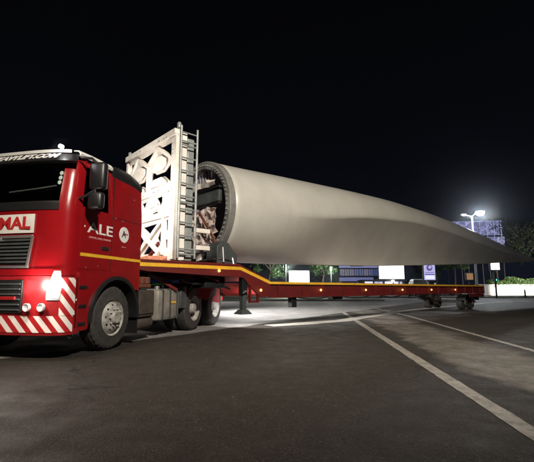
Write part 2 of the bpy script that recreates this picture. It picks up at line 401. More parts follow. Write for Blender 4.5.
sd = [1.12, 1.16, 1.35, 1.9, 2.2, US-.1]
usall = sorted(set([-US, -wr-.08, -wr, -wf]+front+[wf, wr, wr+.08, US, -wsu, wsu]+sd+[-q for q in sd]))
zsall = sorted(set([1.26, 1.30, 1.53, 1.80, 2.10, 2.24, 2.45, 2.7, 2.88, 2.94, 2.99, 3.04]))
g = MB(); V = {}
for z in zsall:
    for u in usall: V[u, z] = g.b.verts.new(out(u, z))
for z0, z1 in zip(zsall, zsall[1:]):
    for u0, u1 in zip(usall, usall[1:]):
        um = (u0+u1)/2; zm = (z0+z1)/2
        if 2.24 < zm < 2.88 and abs(um) < wsu: continue
        if 2.24 < zm < 2.88 and wf < abs(um) < wr: continue
        g.b.faces.new((V[u0, z0], V[u1, z0], V[u1, z1], V[u0, z1]))
g.b.faces.new([V[u, 3.04] for u in usall]); g.b.faces.new([V[u, 1.26] for u in usall][::-1])
for z0, z1 in zip(zsall, zsall[1:]): g.b.faces.new((V[US, z0], V[-US, z0], V[-US, z1], V[US, z1]))
cab = g.build('cab_body', RED, TK, 35)
d = cab.modifiers.new('solid', 'SOLIDIFY'); d.thickness = .03; d.offset = -1
ws = patch([u*wsu/.6 for u in lin(-.6, .6, 14)], [2.24, 2.4, 2.6, 2.75, 2.88], -.012, 'windscreen', GLASS, TK, .004)
for s in (1, -1):
    o = patch([s*u for u in (wf, 1.12, 1.16, 1.4, wr)] if s > 0 else [s*u for u in (wr, 1.4, 1.16, 1.12, wf)], [2.24, 2.5, 2.7, 2.88], -.012, 'side_window', GLASS, TK, .004)
# window surrounds
def frame_ring(u0, u1, z0, z1, t, off, name, parent, n=8):
    g = MB()
    uu = lin(u0, u1, n)
    g.grid([[out(u, z0-t, off) for u in uu], [out(u, z0+t, off) for u in uu]])
    g.grid([[out(u, z1-t, off) for u in uu], [out(u, z1+t, off) for u in uu]])
    return g.build(name, BLACK, parent, 40, .012, norm=False)
frame_ring(-wsu, wsu, 2.24, 2.88, .03, .004, 'window_seal', ws, 14)
# black scuttle and grab-rail band under windscreen
patch(lin(-wsu, wsu, 14), [2.14, 2.18, 2.24], .012, 'scuttle_panel', BLACK, TK, .02)
# door (left side): proud skin with gap
for s in (1, -1):
    ud = [1.03, 1.07, 1.12, 1.16, 1.3, 1.5, wr+.05]; ud = ud if s > 0 else [-u for u in ud[::-1]]
    dr = patch(ud, [1.30, 1.53, 1.8, 2.1, 2.21], .006, 'door', RED, TK, .01)
    g = MB(); g.box(.38, .55, s*1.258-.012, s*1.258+.012, 1.62, 1.68, .008); g.build('handle', BLACK, dr)
    g = MB(); g.box(.295, .303, s*1.251-.004, s*1.251+.004, 1.28, 2.95); g.build('door_gap', BLACK, dr)
    g = MB(); g.box(1.02, 1.10, s*1.2-.02, s*1.2+.02, 2.24, 2.27); g.build('grab_rail', BLACK, dr)
# yellow reflective tape on the cab side
for s in (1, -1):
    g = MB(); g.grid([[Vector((x, s*1.259, z)) for x in lin(1.04, -.60, 6)] for z in (1.490, 1.540)]); g.build('reflective_tape', YELLOW, TK, solid=.003)
# roof deflector strip and rear fairing
for s in (1, -1):
    g = MB()
    P = [[Vector((x, s*(1.205+o_), z+zz)) for o_, zz in ((.0, -.05), (.012, .0), (-.03, .06), (-.12, .075))] for x, z in lin_xz] if False else [[Vector((x, s*(1.19+o_), z+zz)) for o_, zz in ((.0, -.04), (.015, .0), (-.03, .055), (-.12, .065))] for x, z in [(1.10, 3.05), (.8, 3.06), (.5, 3.055), (.30, 3.05)]]
    g.grid(P); g.build('roof_fairing', WHITE, TK, 60, .02)
    g = MB()
    P = [[Vector((x, s*(1.19+o_), z+zz)) for o_, zz in ((.0, -.16*q), (.035, -.05), (.03, .03), (-.03, .09*q), (-.2, .10*q))] for x, z, q in [(.30, 3.03, .8), (.1, 3.03, 1.1), (-.25, 3.01, 1.15), (-.5, 2.96, 1.1), (-.60, 2.91, .7)]]
    g.grid(P); g.build('rear_fairing', BLACK, TK, 60, .03)
# sun visor / headboard with company web address
g = MB()
ux = lin(-.80, .80, 18)
g.grid([[out(u, z, o_) for u in ux] for z, o_ in ((2.86, .01), (2.875, .12), (3.03, .13), (3.085, .10), (3.09, -.02))]); vis = g.build('sun_visor', BLACK, TK, 50, .015, norm=False)
g = MB(); g.grid([[out(u, z, o_)+Vector((0, 0, dz)) for u in lin(-.64, .64, 16)] for z, o_, dz in ((3.03, .136, .012), (3.03, .14, .055), (3.03, .10, .075))]); g.build('visor_strip', WHITE, vis, 50, .01, norm=False)
def curved_text(s, size, y0, z, off, name, m, parent, bold=0, sx=1, align='RIGHT'):
    o = text(s, size, Matrix.Identity(4), name, m, parent, bold, sx, align)
    for v in o.data.vertices:
        y = y0+v.co.x; zz = z+v.co.y
        t = math.asin(min(.9999, (abs(y)/(wid(zz)+off))**(3.3/2))); p = out((t/(pi/2))*(1 if y > 0 else -1), zz, off); v.co = Vector((p.x+v.co.z, y, zz))
    return o
curved_text('ALE-HEAVYLIFT.COM', .122, 1.03, 2.948, .150, 'web_address', WHITE, vis, .006, 1.25)
# wipers, stickers
g = MB(); g.tube([out(.50, 2.50, .02), out(.30, 2.46, .03), out(.05, 2.42, .03)], .010, 6); g.tube([out(-.1, 2.27, .02), out(-.3, 2.42, .03), out(-.5, 2.5, .03)], .010, 6); build_each(g, 'wiper', DGREY, ws)
for kx in range(3):
    c = out(.555-.004*kx, 2.71-.075*kx, -.005)
    g = MB(); g.lathe([(0, .032), (.004, .03), (.005, .0)], 16, 'X', loc=c+Vector((.006, -.01, 0))); g.build('sticker', STICK, ws)
# interior
g = MB(); g.box(.75, 1.25, -1.15, 1.15, 2.02, 2.20, .04); g.box(.72, .95, -.95, -.25, 2.15, 2.30, .04); g.build('dashboard', SEAT, TK, 40)
for y in (-.65, .65):
    g = MB(); g.box(-.05, .40, y-.25, y+.25, 1.75, 1.92, .06); g.box(-.15, .02, y-.25, y+.25, 1.9, 2.55, .05); g.box(-.14, -.03, y-.14, y+.14, 2.57, 2.78, .04); g.build('seat', SEAT, TK, 40)
g = MB(); n = 24
g.tube([Vector((.70+.10*sin(a), -.6+.22*cos(a), 2.28+.19*sin(a))) for a in [2*pi*i/n for i in range(n+1)]], .016, 8); g.bar((.70, -.81, 2.28), (.70, -.39, 2.28), .03); g.build('steering_wheel', BLACK, TK, 60)
g = MB(); g.box(1.08, 1.14, .2, .42, 2.2, 2.3, .01); g.box(1.05, 1.12, -.1, .05, 2.2, 2.26, .01); build_each(g, 'dash_tray', WHITE, TK)
# ABNORMAL board
g = MB(); g.grid([[Vector((xf(1.9)+.018-.022*abs(y/.76)**4, y, z)) for y in lin(-.76, .76, 14)] for z in (1.80, 2.075)]); bd = g.build('load_board', WHITE, TK, 60, .012)
text('ABNORMAL', .245, basis((0, 1, 0), (0, 0, 1), (xf(1.9)+.0205, -.055, 1.937)), 'board_text', REDTXT, bd, .008, 1.17)
# grille
g = MB(); g.box(1.395, 1.437, -.74, .74, 1.34, 1.72, .01); gr = g.build('grille', BLACK, TK)
for kx in range(7):
    z = 1.37+kx*.052; g = MB(); ye = .70+.012*kx; g.box(1.435, 1.462, -ye, ye, z, z+.028, .006); g.build('slat', DGREY, gr)
g = MB(); g.box(1.44, 1.470, -.79, .79, 1.725, 1.765, .008); g.build('grille_bar', CHROME, gr)
g = MB(); g.bar((1.475, .26, 1.71), (1.475, -.66, 1.38), .02, .045); g.build('diagonal_bar', CHROME, gr)
g = MB(); g.box(1.435, 1.475, -.75, .75, 1.295, 1.33, .008); g.build('lower_bar', CHROME, gr)
g = MB(); g.bar((1.46, .79, 1.74), (1.46, .73, 1.31), .025, .03); g.bar((1.46, -.79, 1.74), (1.46, -.73, 1.31), .025, .03); build_each(g, 'grille_edge', CHROME, gr)
# red ledge and bumper
patch(sorted(set(lin(-1, 1, 24))), [1.19, 1.21, 1.26, 1.28], .03, 'bumper_ledge', RED, TK, .03)
bp = patch(sorted(set(lin(-1, 1, 28)+[-1.06, 1.06])), [.36, .40, .62, .64, 1.0, 1.18], .02, 'bumper', REDB, TK, .03)
patch(lin(-.985, .985, 30), [.40, .45, .5, .56, .625], .027, 'hazard_stripes', HAZ, bp, .006)
patch(lin(.70, 1.0, 8), [.63, .8, 1.0, 1.16], .027, 'hazard_stripes', HAZ, bp, .006)
patch(lin(-1.0, -.70, 8), [.63, .8, 1.0, 1.16], .027, 'hazard_stripes', HAZ, bp, .006)
g = MB(); g.box(1.42, 1.462, -.68, .68, .67, 1.13, .01); lg = g.build('lower_grille', BLACK, TK)
for kx in range(6):
    z = .70+kx*.072; g = MB(); g.box(1.455, 1.478, -.66, .66, z, z+.022, .005); g.build('slat', DGREY, lg)
g = MB(); g.box(1.46, 1.495, -.60, .60, .845, .895, .01); g.build('tow_cover', REDB, lg)
# lamps
for s in (1, -1):
    # slanted lens: narrow at the top, wider at the bottom
    def lens(uu, off, z0, z1, k_):
        rows = []
        for q in lin(0, 1, 8):
            z = z0+(z1-z0)*q; a_ = .5+.09*q**1.5; b_ = .735-.035*q-.05*(1-q)**4; mid = (a_+b_)/2
            r_ = [mid+(a_-mid)*k_+(b_-a_)*k_*j/8 for j in range(9)]
            sq = .0 if 0 < q < 1 else .03
            r_ = [u+(mid-u)*sq*4*abs(u-mid)/(b_-a_) for u in r_]
            rows.append([out(u, z, off) for u in (r_ if s > 0 else [-u for u in r_[::-1]])])
        gg = MB(); gg.grid(rows); return gg
    hl = lens(None, .040, .87, 1.23, 1).build('headlight', HEAD, TK, 50, .03, norm=False)
    lens(None, .033, .845, 1.255, 1.13).build('headlight_surround', LENS, hl, 50, .03, norm=False)
    for u_, z_, r_ in ((.585, 1.0, .075), (.665, 1.06, .075), (.645, 1.17, .035)):
        c_ = out(s*u_, z_, .04); g = MB(); g.lathe([(0, 0), (0, r_), (.022, r_*.8), (.03, 0)], 20, 'X', loc=c_); g.build('headlamp', HEADC, hl, 60)
    for yy in (.80, 1.0):
        g = MB(); xx = 1.46 if yy < .9 else 1.42
        g.lathe([(0, .06), (.03, .058), (.035, .05), (.028, .048), (.02, .03), (.022, 0)], 20, 'X', loc=(xx, s*yy, .745)); g.build('fog_lamp', LENS, bp, 50)
    g = MB(); g.lathe([(0, .0), (0, .028), (.05, .028), (.06, .016), (.06, 0)], 14, 'X', loc=(1.32, s*1.05, 3.09)); rl = g.build('roof_lamp', GLAMP, TK)
    light('headlight_beam', 'SPOT', (1.62, s*.93, 1.02), 90, (1, .93, .84), .08, aim=(6, s*1.3, -.1), spot=95, blend=.8, parent=TK)
light('roof_lamp_light', 'POINT', (1.46, 1.06, 3.13), 1.2, (.9, .93, 1), .03, parent=TK)
light('headlight_spill', 'POINT', (1.60, .98, 1.05), 22, (1, .9, .8), .05, parent=TK)
# side skirts with wheel arch
wx, ar = .10, .645
def skirt_poly():
    P = [(1.12, 1.262), (-.60, 1.262), (-.60, .98)]
    a0 = math.asin((.98-.54)/ar)
    for i in range(21):
        a = pi-(pi-(pi-0)) if False else (pi-a0)-(pi-a0+.10)*i/20
        P.append((wx+ar*cos(a), .54+ar*sin(a)))
    return P+[(.78, .40), (1.06, .38), (1.12, .8)]
for s in (1, -1):
    sk = plate([skirt_poly()], .06, basis((1, 0, 0), (0, 0, 1), (0, s*1.215, 0)), 'side_skirt', RED, TK)
    g = MB()
    for z in (.46, .72, 1.0): g.box(.83, 1.05, s*1.252-.006, s*1.252+.006, z, z+.05, .004)
    build_each(g, 'step_slot', BLACK, sk)
    g = MB(); a_ = [(-.08+(pi+.16)*i/20) for i in range(21)]
    g.grid([[Vector((wx+r_*cos(t), s*y_, .54+r_*sin(t))) for t in a_] for r_, y_ in ((ar-.02, .86), (ar-.03, 1.285), (ar+.03, 1.29), (ar+.035, 1.25))]); g.build('wheel_arch', BLACK, TK, 60, .01)
    g = MB(); g.box(wx-.70, wx-.68, s*1.06-.19, s*1.06+.19, .20, .98); g.build('mud_flap', BLACK, TK)
    g = MB(); g.box(1.03, 1.12, s*1.22-.05, s*1.22+.05, .42, 1.25, .02); g.build('bumper_corner', REDB, TK, 40)
    g = MB(); g.tube([(1.1, s*1.2, .40), (1.12, s*1.2, .33), (1.08, s*1.2, .30), (1.03, s*1.2, .33), (1.03, s*1.2, .40)], .014, 8); g.build('tow_hook', CHROME, TK, 60)
    g = MB(); g.box(1.07, 1.09, s*1.272-.003, s*1.272+.003, .83, .86, .002); g.box(.97, .99, s*1.258-.003, s*1.258+.003, 1.93, 1.96, .002); build_each(g, 'side_marker', WHITE, TK)
# side lettering (left door)
MS = lambda x, z, y=1.2585: basis((-1, 0, 0), (0, 0, 1), (x, y, z))
text('ALE', .235, MS(.60, 1.935), 'side_lettering', WHITE, TK, .003, 1.62)
text('SMARTER, SAFER, STRONGER', .040, MS(.60, 1.79), 'side_lettering', mat('pink_print', (.6, .3, .3), .5), TK, .0005, 1.05)
g = MB(); g.lathe([(1.249, .140), (1.257, .138), (1.2575, 0)], 36, 'Y', loc=(-.045, 0, 1.94)); lg_ = g.build('logo_disc', WHITE, TK, 30)
text('A', .17, MS(-.03, 1.945, 1.259), 'logo_letter', BLUTXT, lg_, .001, 1.1)
g = MB(); g.box(-.15, -.02, 1.2575, 1.2595, 1.945, 1.965); g.build('logo_mark', REDTXT, lg_)
text('HEAVYLIFT', .03, MS(-.05, 1.72), 'side_lettering', mat('pink_print', (.5, .2, .2), .5), TK, 0, 1.0)
for x, z in ((.22, 2.19), (.02, 2.17), (.9, 1.32), (.62, 1.36), (-.3, 2.62)):
    g = MB(); g.lathe([(1.252, .012), (1.262, .010), (1.264, 0)], 10, 'Y', loc=(x, 0, z)); g.build('marker_stud', CHROME, TK)
for s in (1, -1):
    g = MB(); g.box(-.60, .29, s*1.2515-.002, s*1.2515+.002, 2.20, 2.206); build_each(g, 'panel_seam', BLACK, TK)
g = MB(); g.box(1.498, 1.504, -.24, .24, .80, .90, .002); g.build('number_plate', WHITE, TK)
g = MB(); n = 20; g.tube([Vector((1.488, .085*cos(2*pi*i/n), 1.56+.085*sin(2*pi*i/n))) for i in range(n+1)], .012, 6); g.build('round_badge', CHROME, TK, 60)
# mirrors
for s in (1, -1):
    g = MB(); g.tube([(1.12, s*1.22, 2.98), (1.12, s*1.42, 2.95), (1.08, s*1.50, 2.86)], .022, 8); g.tube([(1.12, s*1.22, 2.33), (1.12, s*1.36, 2.38), (1.08, s*1.46, 2.46)], .022, 8); g.tube([(1.08, s*1.47, 2.2), (1.08, s*1.48, 2.9)], .02, 8)
    build_each(g, 'mirror_arm', BLACK, TK, 60)
    g = MB(); g.box(.98, 1.12, s*1.50-.13, s*1.50+.13, 2.47, 2.90, .05); mh = g.build('mirror_housing', BLACK, TK, 50)
    g = MB(); g.box(.972, .984, s*1.5-.105, s*1.5+.105, 2.50, 2.87, .004); g.build('mirror_glass', CHROME, mh)
    g = MB(); g.box(.98, 1.12, s*1.48-.12, s*1.48+.12, 2.18, 2.44, .05); g.build('mirror_housing', BLACK, TK, 50)
# chassis
g = MB()
for s in (1, -1): g.box(-5.35, 1.1, s*.42-.04, s*.42+.04, .72, 1.0)
for x in (-5.3, -3.9, -2.6, -1.2): g.box(x-.06, x+.06, -.42, .42, .76, .96)
g.box(-.5, .9, -.35, .35, .55, 1.1, .03); g.build('chassis_frame', CHASSIS, TK)
for x in (wx, -3.2, -4.6):
    g = MB(); g.tube([(x, -1.0, .53), (x, 1.0, .53)], .07, 12); g.lathe([(-.2, .1), (-.1, .22), (.1, .22), (.2, .1)], 16, 'Y', loc=(x, 0, .53)); g.build('axle', CHASSIS, TK, 50)
g = MB(); g.box(-1.34, -.72, .62, 1.16, .46, .98, .03); g.box(-1.30, -.76, 1.16, 1.18, .52, .92, .01); g.build('battery_box', CHASSIS, TK)
g = MB(); g.box(-1.30, -.70, .55, 1.1, 1.02, 1.10, .02)
for x in (-.85, -1.02, -1.2): g.box(x-.06, x+.06, .9, 1.1, 1.1, 1.24, .02)
build_each(g, 'valve_block', RUST, TK)
g = MB(); g.lathe([(-1.36, .0), (-1.36, .11), (-1.33, .13), (-.75, .13), (-.72, .11), (-.72, 0)], 20, 'X', loc=(0, 1.02, .34)); g.build('air_tank', CHASSIS, TK, 40)
g = MB(); g.box(-2.42, -1.46, .62, 1.20, .34, 1.00, .09); tk = g.build('fuel_tank', TANK, TK, 40)
for x in (-1.62, -1.94, -2.26):
    g = MB(); g.box(x-.03, x+.03, 1.195, 1.212, .36, .98, .004); g.box(x-.03, x+.03, .66, 1.20, .995, 1.012, .004); g.build('tank_strap', DGREY, tk)
g = MB(); g.box(-2.2, -1.98, 1.207, 1.215, .69, .735); g.build('tank_label', YELLOW, tk)
g = MB(); g.lathe([(1.0, .06), (1.06, .055), (1.07, 0)], 14, 'Z', loc=(-1.62, 1.05, 0)); g.build('filler_cap', CHROME, tk, 40)
g = MB(); g.tube([(-1.35, .5, 1.06), (-1.7, .75, 1.20), (-2.0, .9, 1.17), (-2.35, .85, 1.24), (-2.6, .6, 1.12), (-2.8, .3, 1.1)], .035, 8); g.tube([(-2.0, .8, 1.1), (-2.3, .98, 1.21), (-2.7, .8, 1.2), (-2.9, .5, 1.12)], .045, 8); build_each(g, 'air_hose', BLUE, TK, 60)
g = MB(); g.tube([(-1.5, .55, 1.02), (-1.85, .9, 1.12), (-2.1, .97, 1.10), (-2.5, .8, 1.16)], .022, 8); build_each(g, 'air_hose', GREEN, TK, 60)
g = MB(); g.tube([(-.7, .3, 1.3), (-1.1, .5, 1.15), (-1.5, .6, 1.22), (-2.0, .6, 1.12), (-2.9, .2, 1.14)], .02, 8); g.tube([(-.7, -.1, 1.5), (-1.3, .1, 1.25), (-2.2, .2, 1.16)], .018, 8); build_each(g, 'air_hose', REDTXT, TK, 60)
g = MB(); g.box(-2.75, -2.45, .72, 1.22, .55, 1.08, .05); g.build('rear_mudguard', DGREY, TK, 40)
for x in (-3.2, -4.6):
    for s in (1, -1):
        g = MB(); a_ = [radians(35)+radians(110)*i/10 for i in range(11)]
        g.grid([[Vector((x+.60*cos(t), s*y_, .53+.60*sin(t))) for t in a_] for y_ in (.6, 1.24)]); g.build('rear_mudguard', BLACK, TK, 60, .01)
g = MB(); g.box(-5.42, -5.36, -1.1, 1.1, .62, .80, .01); g.build('rear_crossbar', DGREY, TK)
for s in (1, -1):
    g = MB(); g.box(-5.45, -5.42, s*.95-.16, s*.95+.16, .66, .77, .005); g.build('tail_light', REDGLOW, TK)
g = MB(); g.lathe([(1.08, .0), (1.08, .48), (1.14, .50), (1.16, .45), (1.16, 0)], 24, 'Z', loc=(-3.9, 0, 0)); g.build('fifth_wheel', CHASSIS, TK, 30)
for s in (1, -1):
    wheel('front_wheel', TK, (wx, s*1.22, .53), False, rz=0 if s > 0 else pi)
    for x in (-3.2, -4.6): wheel('drive_wheel', TK, (x, s*1.22, .53), True, rz=0 if s > 0 else pi)
# exhaust/airstack and work lamp behind cab
g = MB(); g.box(-.82, -.66, -.95, -.65, 1.1, 2.8, .03); g.build('air_stack', BLACK, TK, 40)
for y in (.55, -.4):
    g = MB(); g.box(-.70, -.62, y-.09, y+.09, 2.74, 2.86, .01); wl = g.build('work_lamp', GSTEEL, TK)
    g = MB(); g.box(-.706, -.70, y-.075, y+.075, 2.755, 2.845); g.build('lamp_lens', GLAMP, wl)
    light('work_lamp_light', 'SPOT', (-.76, y, 2.80), 125, (1, .93, .86),   .06, aim=(-2.6, y*1.1, 2.7), spot=150, blend=.6, parent=TK)

# ------------------------------------------------------------------ TRAILER
TO = (-3.4427, 8.9496, 0)
TR = thing('extending_trailer', 'long dark red extending trailer with yellow reflective edge and amber marker lamps', 'trailer', TO, 223)
YN, YF = 1.30, -1.60
PXZ = lambda y: basis((1, 0, 0), (0, 0, 1), (0, y, 0))
neck = [(.10, 1.55), (-2.62, 1.55), (-3.62, 1.20), (-3.62, .82), (-3.25, .80), (-2.70, 1.28), (-.2, 1.36), (.10, 1.40)]
for y in (YN-.03, YF+.03): plate([neck], .05, PXZ(y), 'gooseneck_beam', REDT, TR)
g = MB(); g.box(-2.62, .10, YF, YN, 1.555, 1.60, .006); g.build('deck_plate', REDT, TR)
g = MB(); g.grid([[Vector((x, y, z)) for y in (YF+.06, YN-.06)] for x, z in ((-2.62, 1.57), (-3.62, 1.21))]); g.build('ramp_plate', REDT, TR, solid=.03)
for x in (-.5, -1.2, -1.9, -2.5):
    g = MB(); g.box(x-.05, x+.05, YF+.06, YN-.06, 1.40, 1.54); g.build('cross_member', REDT, TR)
def tape(a, b, w=.055, y=YN+.001):
    d = (Vector(b)-Vector(a)).normalized(); nv = Vector((-d.z, 0, d.x))*w/2; a, b = Vector(a), Vector(b)
    g = MB(); g.grid([[a-nv, b-nv], [a+nv, b+nv]]); return g.build('reflective_tape', YELLOW, TR, solid=.003)
tape((.10, YN, 1.495), (-2.62, YN, 1.495), .075); tape((-2.62, YN, 1.495), (-3.60, YN, 1.165), .075)
# main beam: I section, both sides
XE = -18.8
def ibeam(y, s):
    for a, b in ((-3.62, -10.4), (-10.4, XE)):
        q = 0 if a > -10 else .02
        g = MB(); g.box(b, a, y-.012, y+.012, .80+q, 1.12-q); w_ = g.build('beam_web', REDT, TR)
        g = MB(); g.box(b, a, y-.07, y+.07, 1.12-q, 1.19-q, .006); g.build('beam_flange', REDT, w_)
        g = MB(); g.box(b, a, y-.07, y+.07, .775+q, .815+q, .006); g.build('beam_flange', REDT, w_)
        x = a-.3
        while x > b:
            g = MB(); g.box(x-.012, x+.012, min(y, y+s*.06), max(y, y+s*.06), .815+q, 1.12-q); g.build('stiffener', REDT, w_); x -= .95
ibeam(YN-.07, 1); ibeam(YF+.07, -1)
tape((-3.60, YN, 1.158), (XE, YN, 1.158), .06)
for x in range(-16, -3, 2):
    g = MB(); g.box(x-.05, x+.05, YF+.15, YN-.15, .86, 1.02); g.build('cross_member', REDT, TR)
g = MB(); g.box(XE-.04, XE, YF, YN, .78, 1.20, .01); g.build('end_plate', REDT, TR)
# marker lamps
for x, z in ((-1.97, 1.42), (-3.28, .97), (-5.71, .97), (-8.06, .97), (-10.5, .97), (-12.9, .97), (-15.3, .97)):
    g = MB(); yy = YN+.0 if x > -3.5 else YN-.05
    g.lathe([(yy, .036), (yy+.015, .034), (yy+.03, .024), (yy+.034, 0)], 14, 'Y', loc=(x, 0, z)); g.build('marker_lamp', AMBER, TR, 50)
    light('marker_glow', 'POINT', (x, yy+.12, z), .22, (1, .4, .12), .04, parent=TR)
# landing legs
for y in (YN-.12, YF+.12):
    g = MB(); g.box(-2.88, -2.72, y-.08, y+.08, .86, 1.42, .01); lg = g.build('landing_leg', BLACK, TR)
    g = MB(); g.box(-2.86, -2.74, y-.06, y+.06, .48, .86); g.build('inner_leg', DGREY, lg)
    g = MB(); b4 = [(-2.97, -.17, .39), (-2.63, -.17, .39), (-2.63, .17, .39), (-2.97, .17, .39)]; t4 = [(-2.89, -.08, .50), (-2.71, -.08, .50), (-2.71, .08, .50), (-2.89, .08, .50)]
    B_ = [g.b.verts.new((a, b+y, c)) for a, b, c in b4]; T_ = [g.b.verts.new((a, b+y, c)) for a, b, c in t4]
    g.b.faces.new(B_[::-1]); g.b.faces.new(T_)
    for i in range(4): g.b.faces.new((B_[i], B_[(i+1) % 4], T_[(i+1) % 4], T_[i]))
    g.build('foot_plate', DGREY, lg)
    g = MB(); g.tube([(-2.80, y-.1, .95), (-2.80, y+.14, .95), (-2.68, y+.14, .90)], .014, 6); g.build('crank', CHROME, lg)
# red frames under the neck
for x in (-2.96, -3.22):
    g = MB(); g.box(x-.025, x+.025, YN-.08, YN-.02, .66, 1.28); g.build('under_frame_post', REDT, TR)
g = MB(); g.box(-3.24, -2.94, YN-.075, YN-.03, .66, .71); g.bar((-.3, .9, 1.40), (-1.1, .9, .98), .06); g.bar((-1.5, 1.2, 1.34), (-2.1, 1.1, 1.2), .05); build_each(g, 'under_frame_brace', REDT, TR)
plate([[(-1.55, 1.35), (-2.62, 1.30), (-2.55, 1.0), (-2.42, .74), (-2.2, .74), (-2.0, 1.1)]], .04, PXZ(.2), 'stone_guard', RED, TR)
plate([[(-1.9, 1.35), (-3.3, 1.0), (-3.3, .62), (-2.4, .66)]], .04, PXZ(-.5), 'stone_guard', REDT, TR)
g = MB(); g.tube([(-1.0, .8, 1.3), (-1.5, 1.0, 1.12), (-2.1, .9, 1.16), (-2.6, .9, 1.0)], .03, 8); g.tube([(-.4, .9, 1.3), (-.9, 1.0, 1.2), (-1.6, .9, 1.26)], .02, 8); g.box(-2.35, -1.75, .55, 1.05, 1.02, 1.3, .03); build_each(g, 'air_line', BLACK, TR, 50)
# work lamp added under the gooseneck to brighten the ground
g = MB(); g.box(-3.10, -3.02, .75, .93, 1.16, 1.26, .01); wl2 = g.build('work_lamp', GSTEEL, TR)
g = MB(); g.box(-3.108, -3.10, .77, .91, 1.175, 1.245); g.build('lamp_lens', GLAMP, wl2)
light('added_under_deck_lamp', 'SPOT', (-3.14, .84, 1.21), 500, (1, .98, .96), .06, aim=(-6.5, -1.4, -1.3), spot=120, blend=.8, parent=TR)
# rear bogie
for x in (-17.3, -18.3):
    g = MB(); g.tube([(x, YF+.3, .38), (x, YN-.3, .38)], .05, 10); g.box(x-.06, x+.06, -.9, -.8, .38, .80); g.box(x-.06, x+.06, .6, .7, .38, .80); g.build('axle', CHASSIS, TR, 50)
for x in (-17.3, -18.3):
    for y, q in ((YN-.45, 0), (YF+.45, pi)): wheel('trailer_wheel', TR, (x, y, .34), False, r=.34, rz=q, rm=CHASSIS)
for x in (-17.3, -18.3):
    for y in (YN-.45, YF+.45):
        g = MB(); a_ = [radians(15)+radians(150)*i/10 for i in range(11)]
        g.grid([[Vector((x+.42*cos(t), y+q_, .34+.42*sin(t))) for t in a_] for q_ in (-.2, .2)]); g.build('mudguard', BLACK, TR, 60, .01)
g = MB(); g.box(-18.7, -16.8, YN-.02, YN+.0, .62, .78); g.build('side_guard', REDT, TR)
for k_ in range(5):
    x0 = -4.4-k_*2.2; g = MB(); g.tube([(x0-2.2*q/8, YN-.16, .84-.13*sin(pi*q/8)) for q in range(9)], .018, 6); g.build('air_line', BLACK, TR, 60)
for x in (-6.6, -8.8, -11.0, -13.2):
    g = MB(); g.tube([(x, YN-.03, 1.19), (x, YN-.03, 1.25), (x-.09, YN-.03, 1.25), (x-.09, YN-.03, 1.19)], .012, 6); g.build('lashing_ring', GSTEEL, TR, 60)
# fittings under the beam seen as dark blocks
g = MB(); g.box(-4.72, -4.52, YN-.25, YN-.1, .50, .80, .01); g.build('toolbox', BLACK, TR)
g = MB(); g.box(-6.9, -6.4, YN-.35, YN-.15, .68, .78, .01); g.build('toolbox', BLACK, TR)

# ------------------------------------------------------------------ ROOT FRAME (white adapter)
FR = thing('steel_gantry', 'tall white steel root frame with cut-out plate standing on the trailer behind the cab', 'steel frame', TO, 223)
FX = -.85
PF = basis((0, 1, 0), (0, 0, 1), (FX, 0, 0))
outl = [(-1.36, 4.44), (-1.36, 4.52), (1.27, 4.58), (1.27, 1.62), (-1.36, 1.62), (-1.36, 2.2), (-1.1, 2.6), (-1.1, 3.2), (-1.36, 3.5)]
holes = [
 [(.42, 4.35), (1.03, 4.37), (1.03, 3.98)],
 [(-.62, 4.32), (.24, 4.34), (-.18, 4.06)],
 [(-1.2, 4.30), (-.84, 4.32), (-1.2, 3.98)],
 [(.02, 3.90), (.26, 3.72), (.64, 3.72), (.94, 3.88), (1.04, 3.88), (1.04, 3.44), (.94, 3.42), (.64, 3.60), (.26, 3.60), (.02, 3.42)],
 [(-.16, 3.84), (-.42, 3.67), (-.75, 3.66), (-1.02, 3.84), (-1.12, 3.84), (-1.12, 3.46), (-1.04, 3.44), (-.75, 3.55), (-.42, 3.55), (-.16, 3.42)],
 [(-.46, 3.12), (-.06, 3.13), (-.26, 2.88)],
 [(.30, 3.14), (.84, 3.15), (.57, 2.86)],
 [(.10, 2.80), (.40, 2.80), (.40, 2.76), (.10, 2.76)],
 [(-.50, 2.36), (-.50, 1.96), (-.26, 2.16)],
 [(.66, 2.40), (.66, 1.94), (.40, 2.17)],
 [(-.34, 2.50), (.50, 2.52), (.08, 2.27)],
 [(-.30, 1.82), (.46, 1.82), (.08, 2.06)],
 [(.82, 2.55), (.90, 2.55), (.90, 2.30), (.82, 2.30)],
 [(.82, 2.10), (.90, 2.10), (.90, 1.90), (.82, 1.90)],
]
plate([outl]+holes, .03, PF, 'face_plate', WSTEEL, FR)
def bumpy(polys, th, dx, name='gusset_plate', m=WSTEEL):
    return plate(polys, th, basis((0, 1, 0), (0, 0, 1), (FX+dx, 0, 0)), name, m, FR)
bumpy([[(-1.34, 4.38), (-1.34, 4.515), (1.24, 4.575), (1.24, 4.44)]], .10, .068, 'top_beam')
bumpy([[(1.06, 1.64), (1.25, 1.64), (1.25, 4.41), (1.06, 4.40)]], .06, .050, 'side_post')
bumpy([[(-1.34, 3.55), (-1.34, 4.35), (-1.24, 4.35), (-1.24, 3.55)]], .06, .050, 'side_post')
bumpy([[(-1.09, 3.19), (-1.09, 3.34), (1.03, 3.38), (1.03, 3.21)]], .05, .044, 'middle_beam')
bumpy([[(-.95, 2.60), (-.95, 2.70), (1.03, 2.72), (1.03, 2.61)]], .05, .044, 'middle_beam')
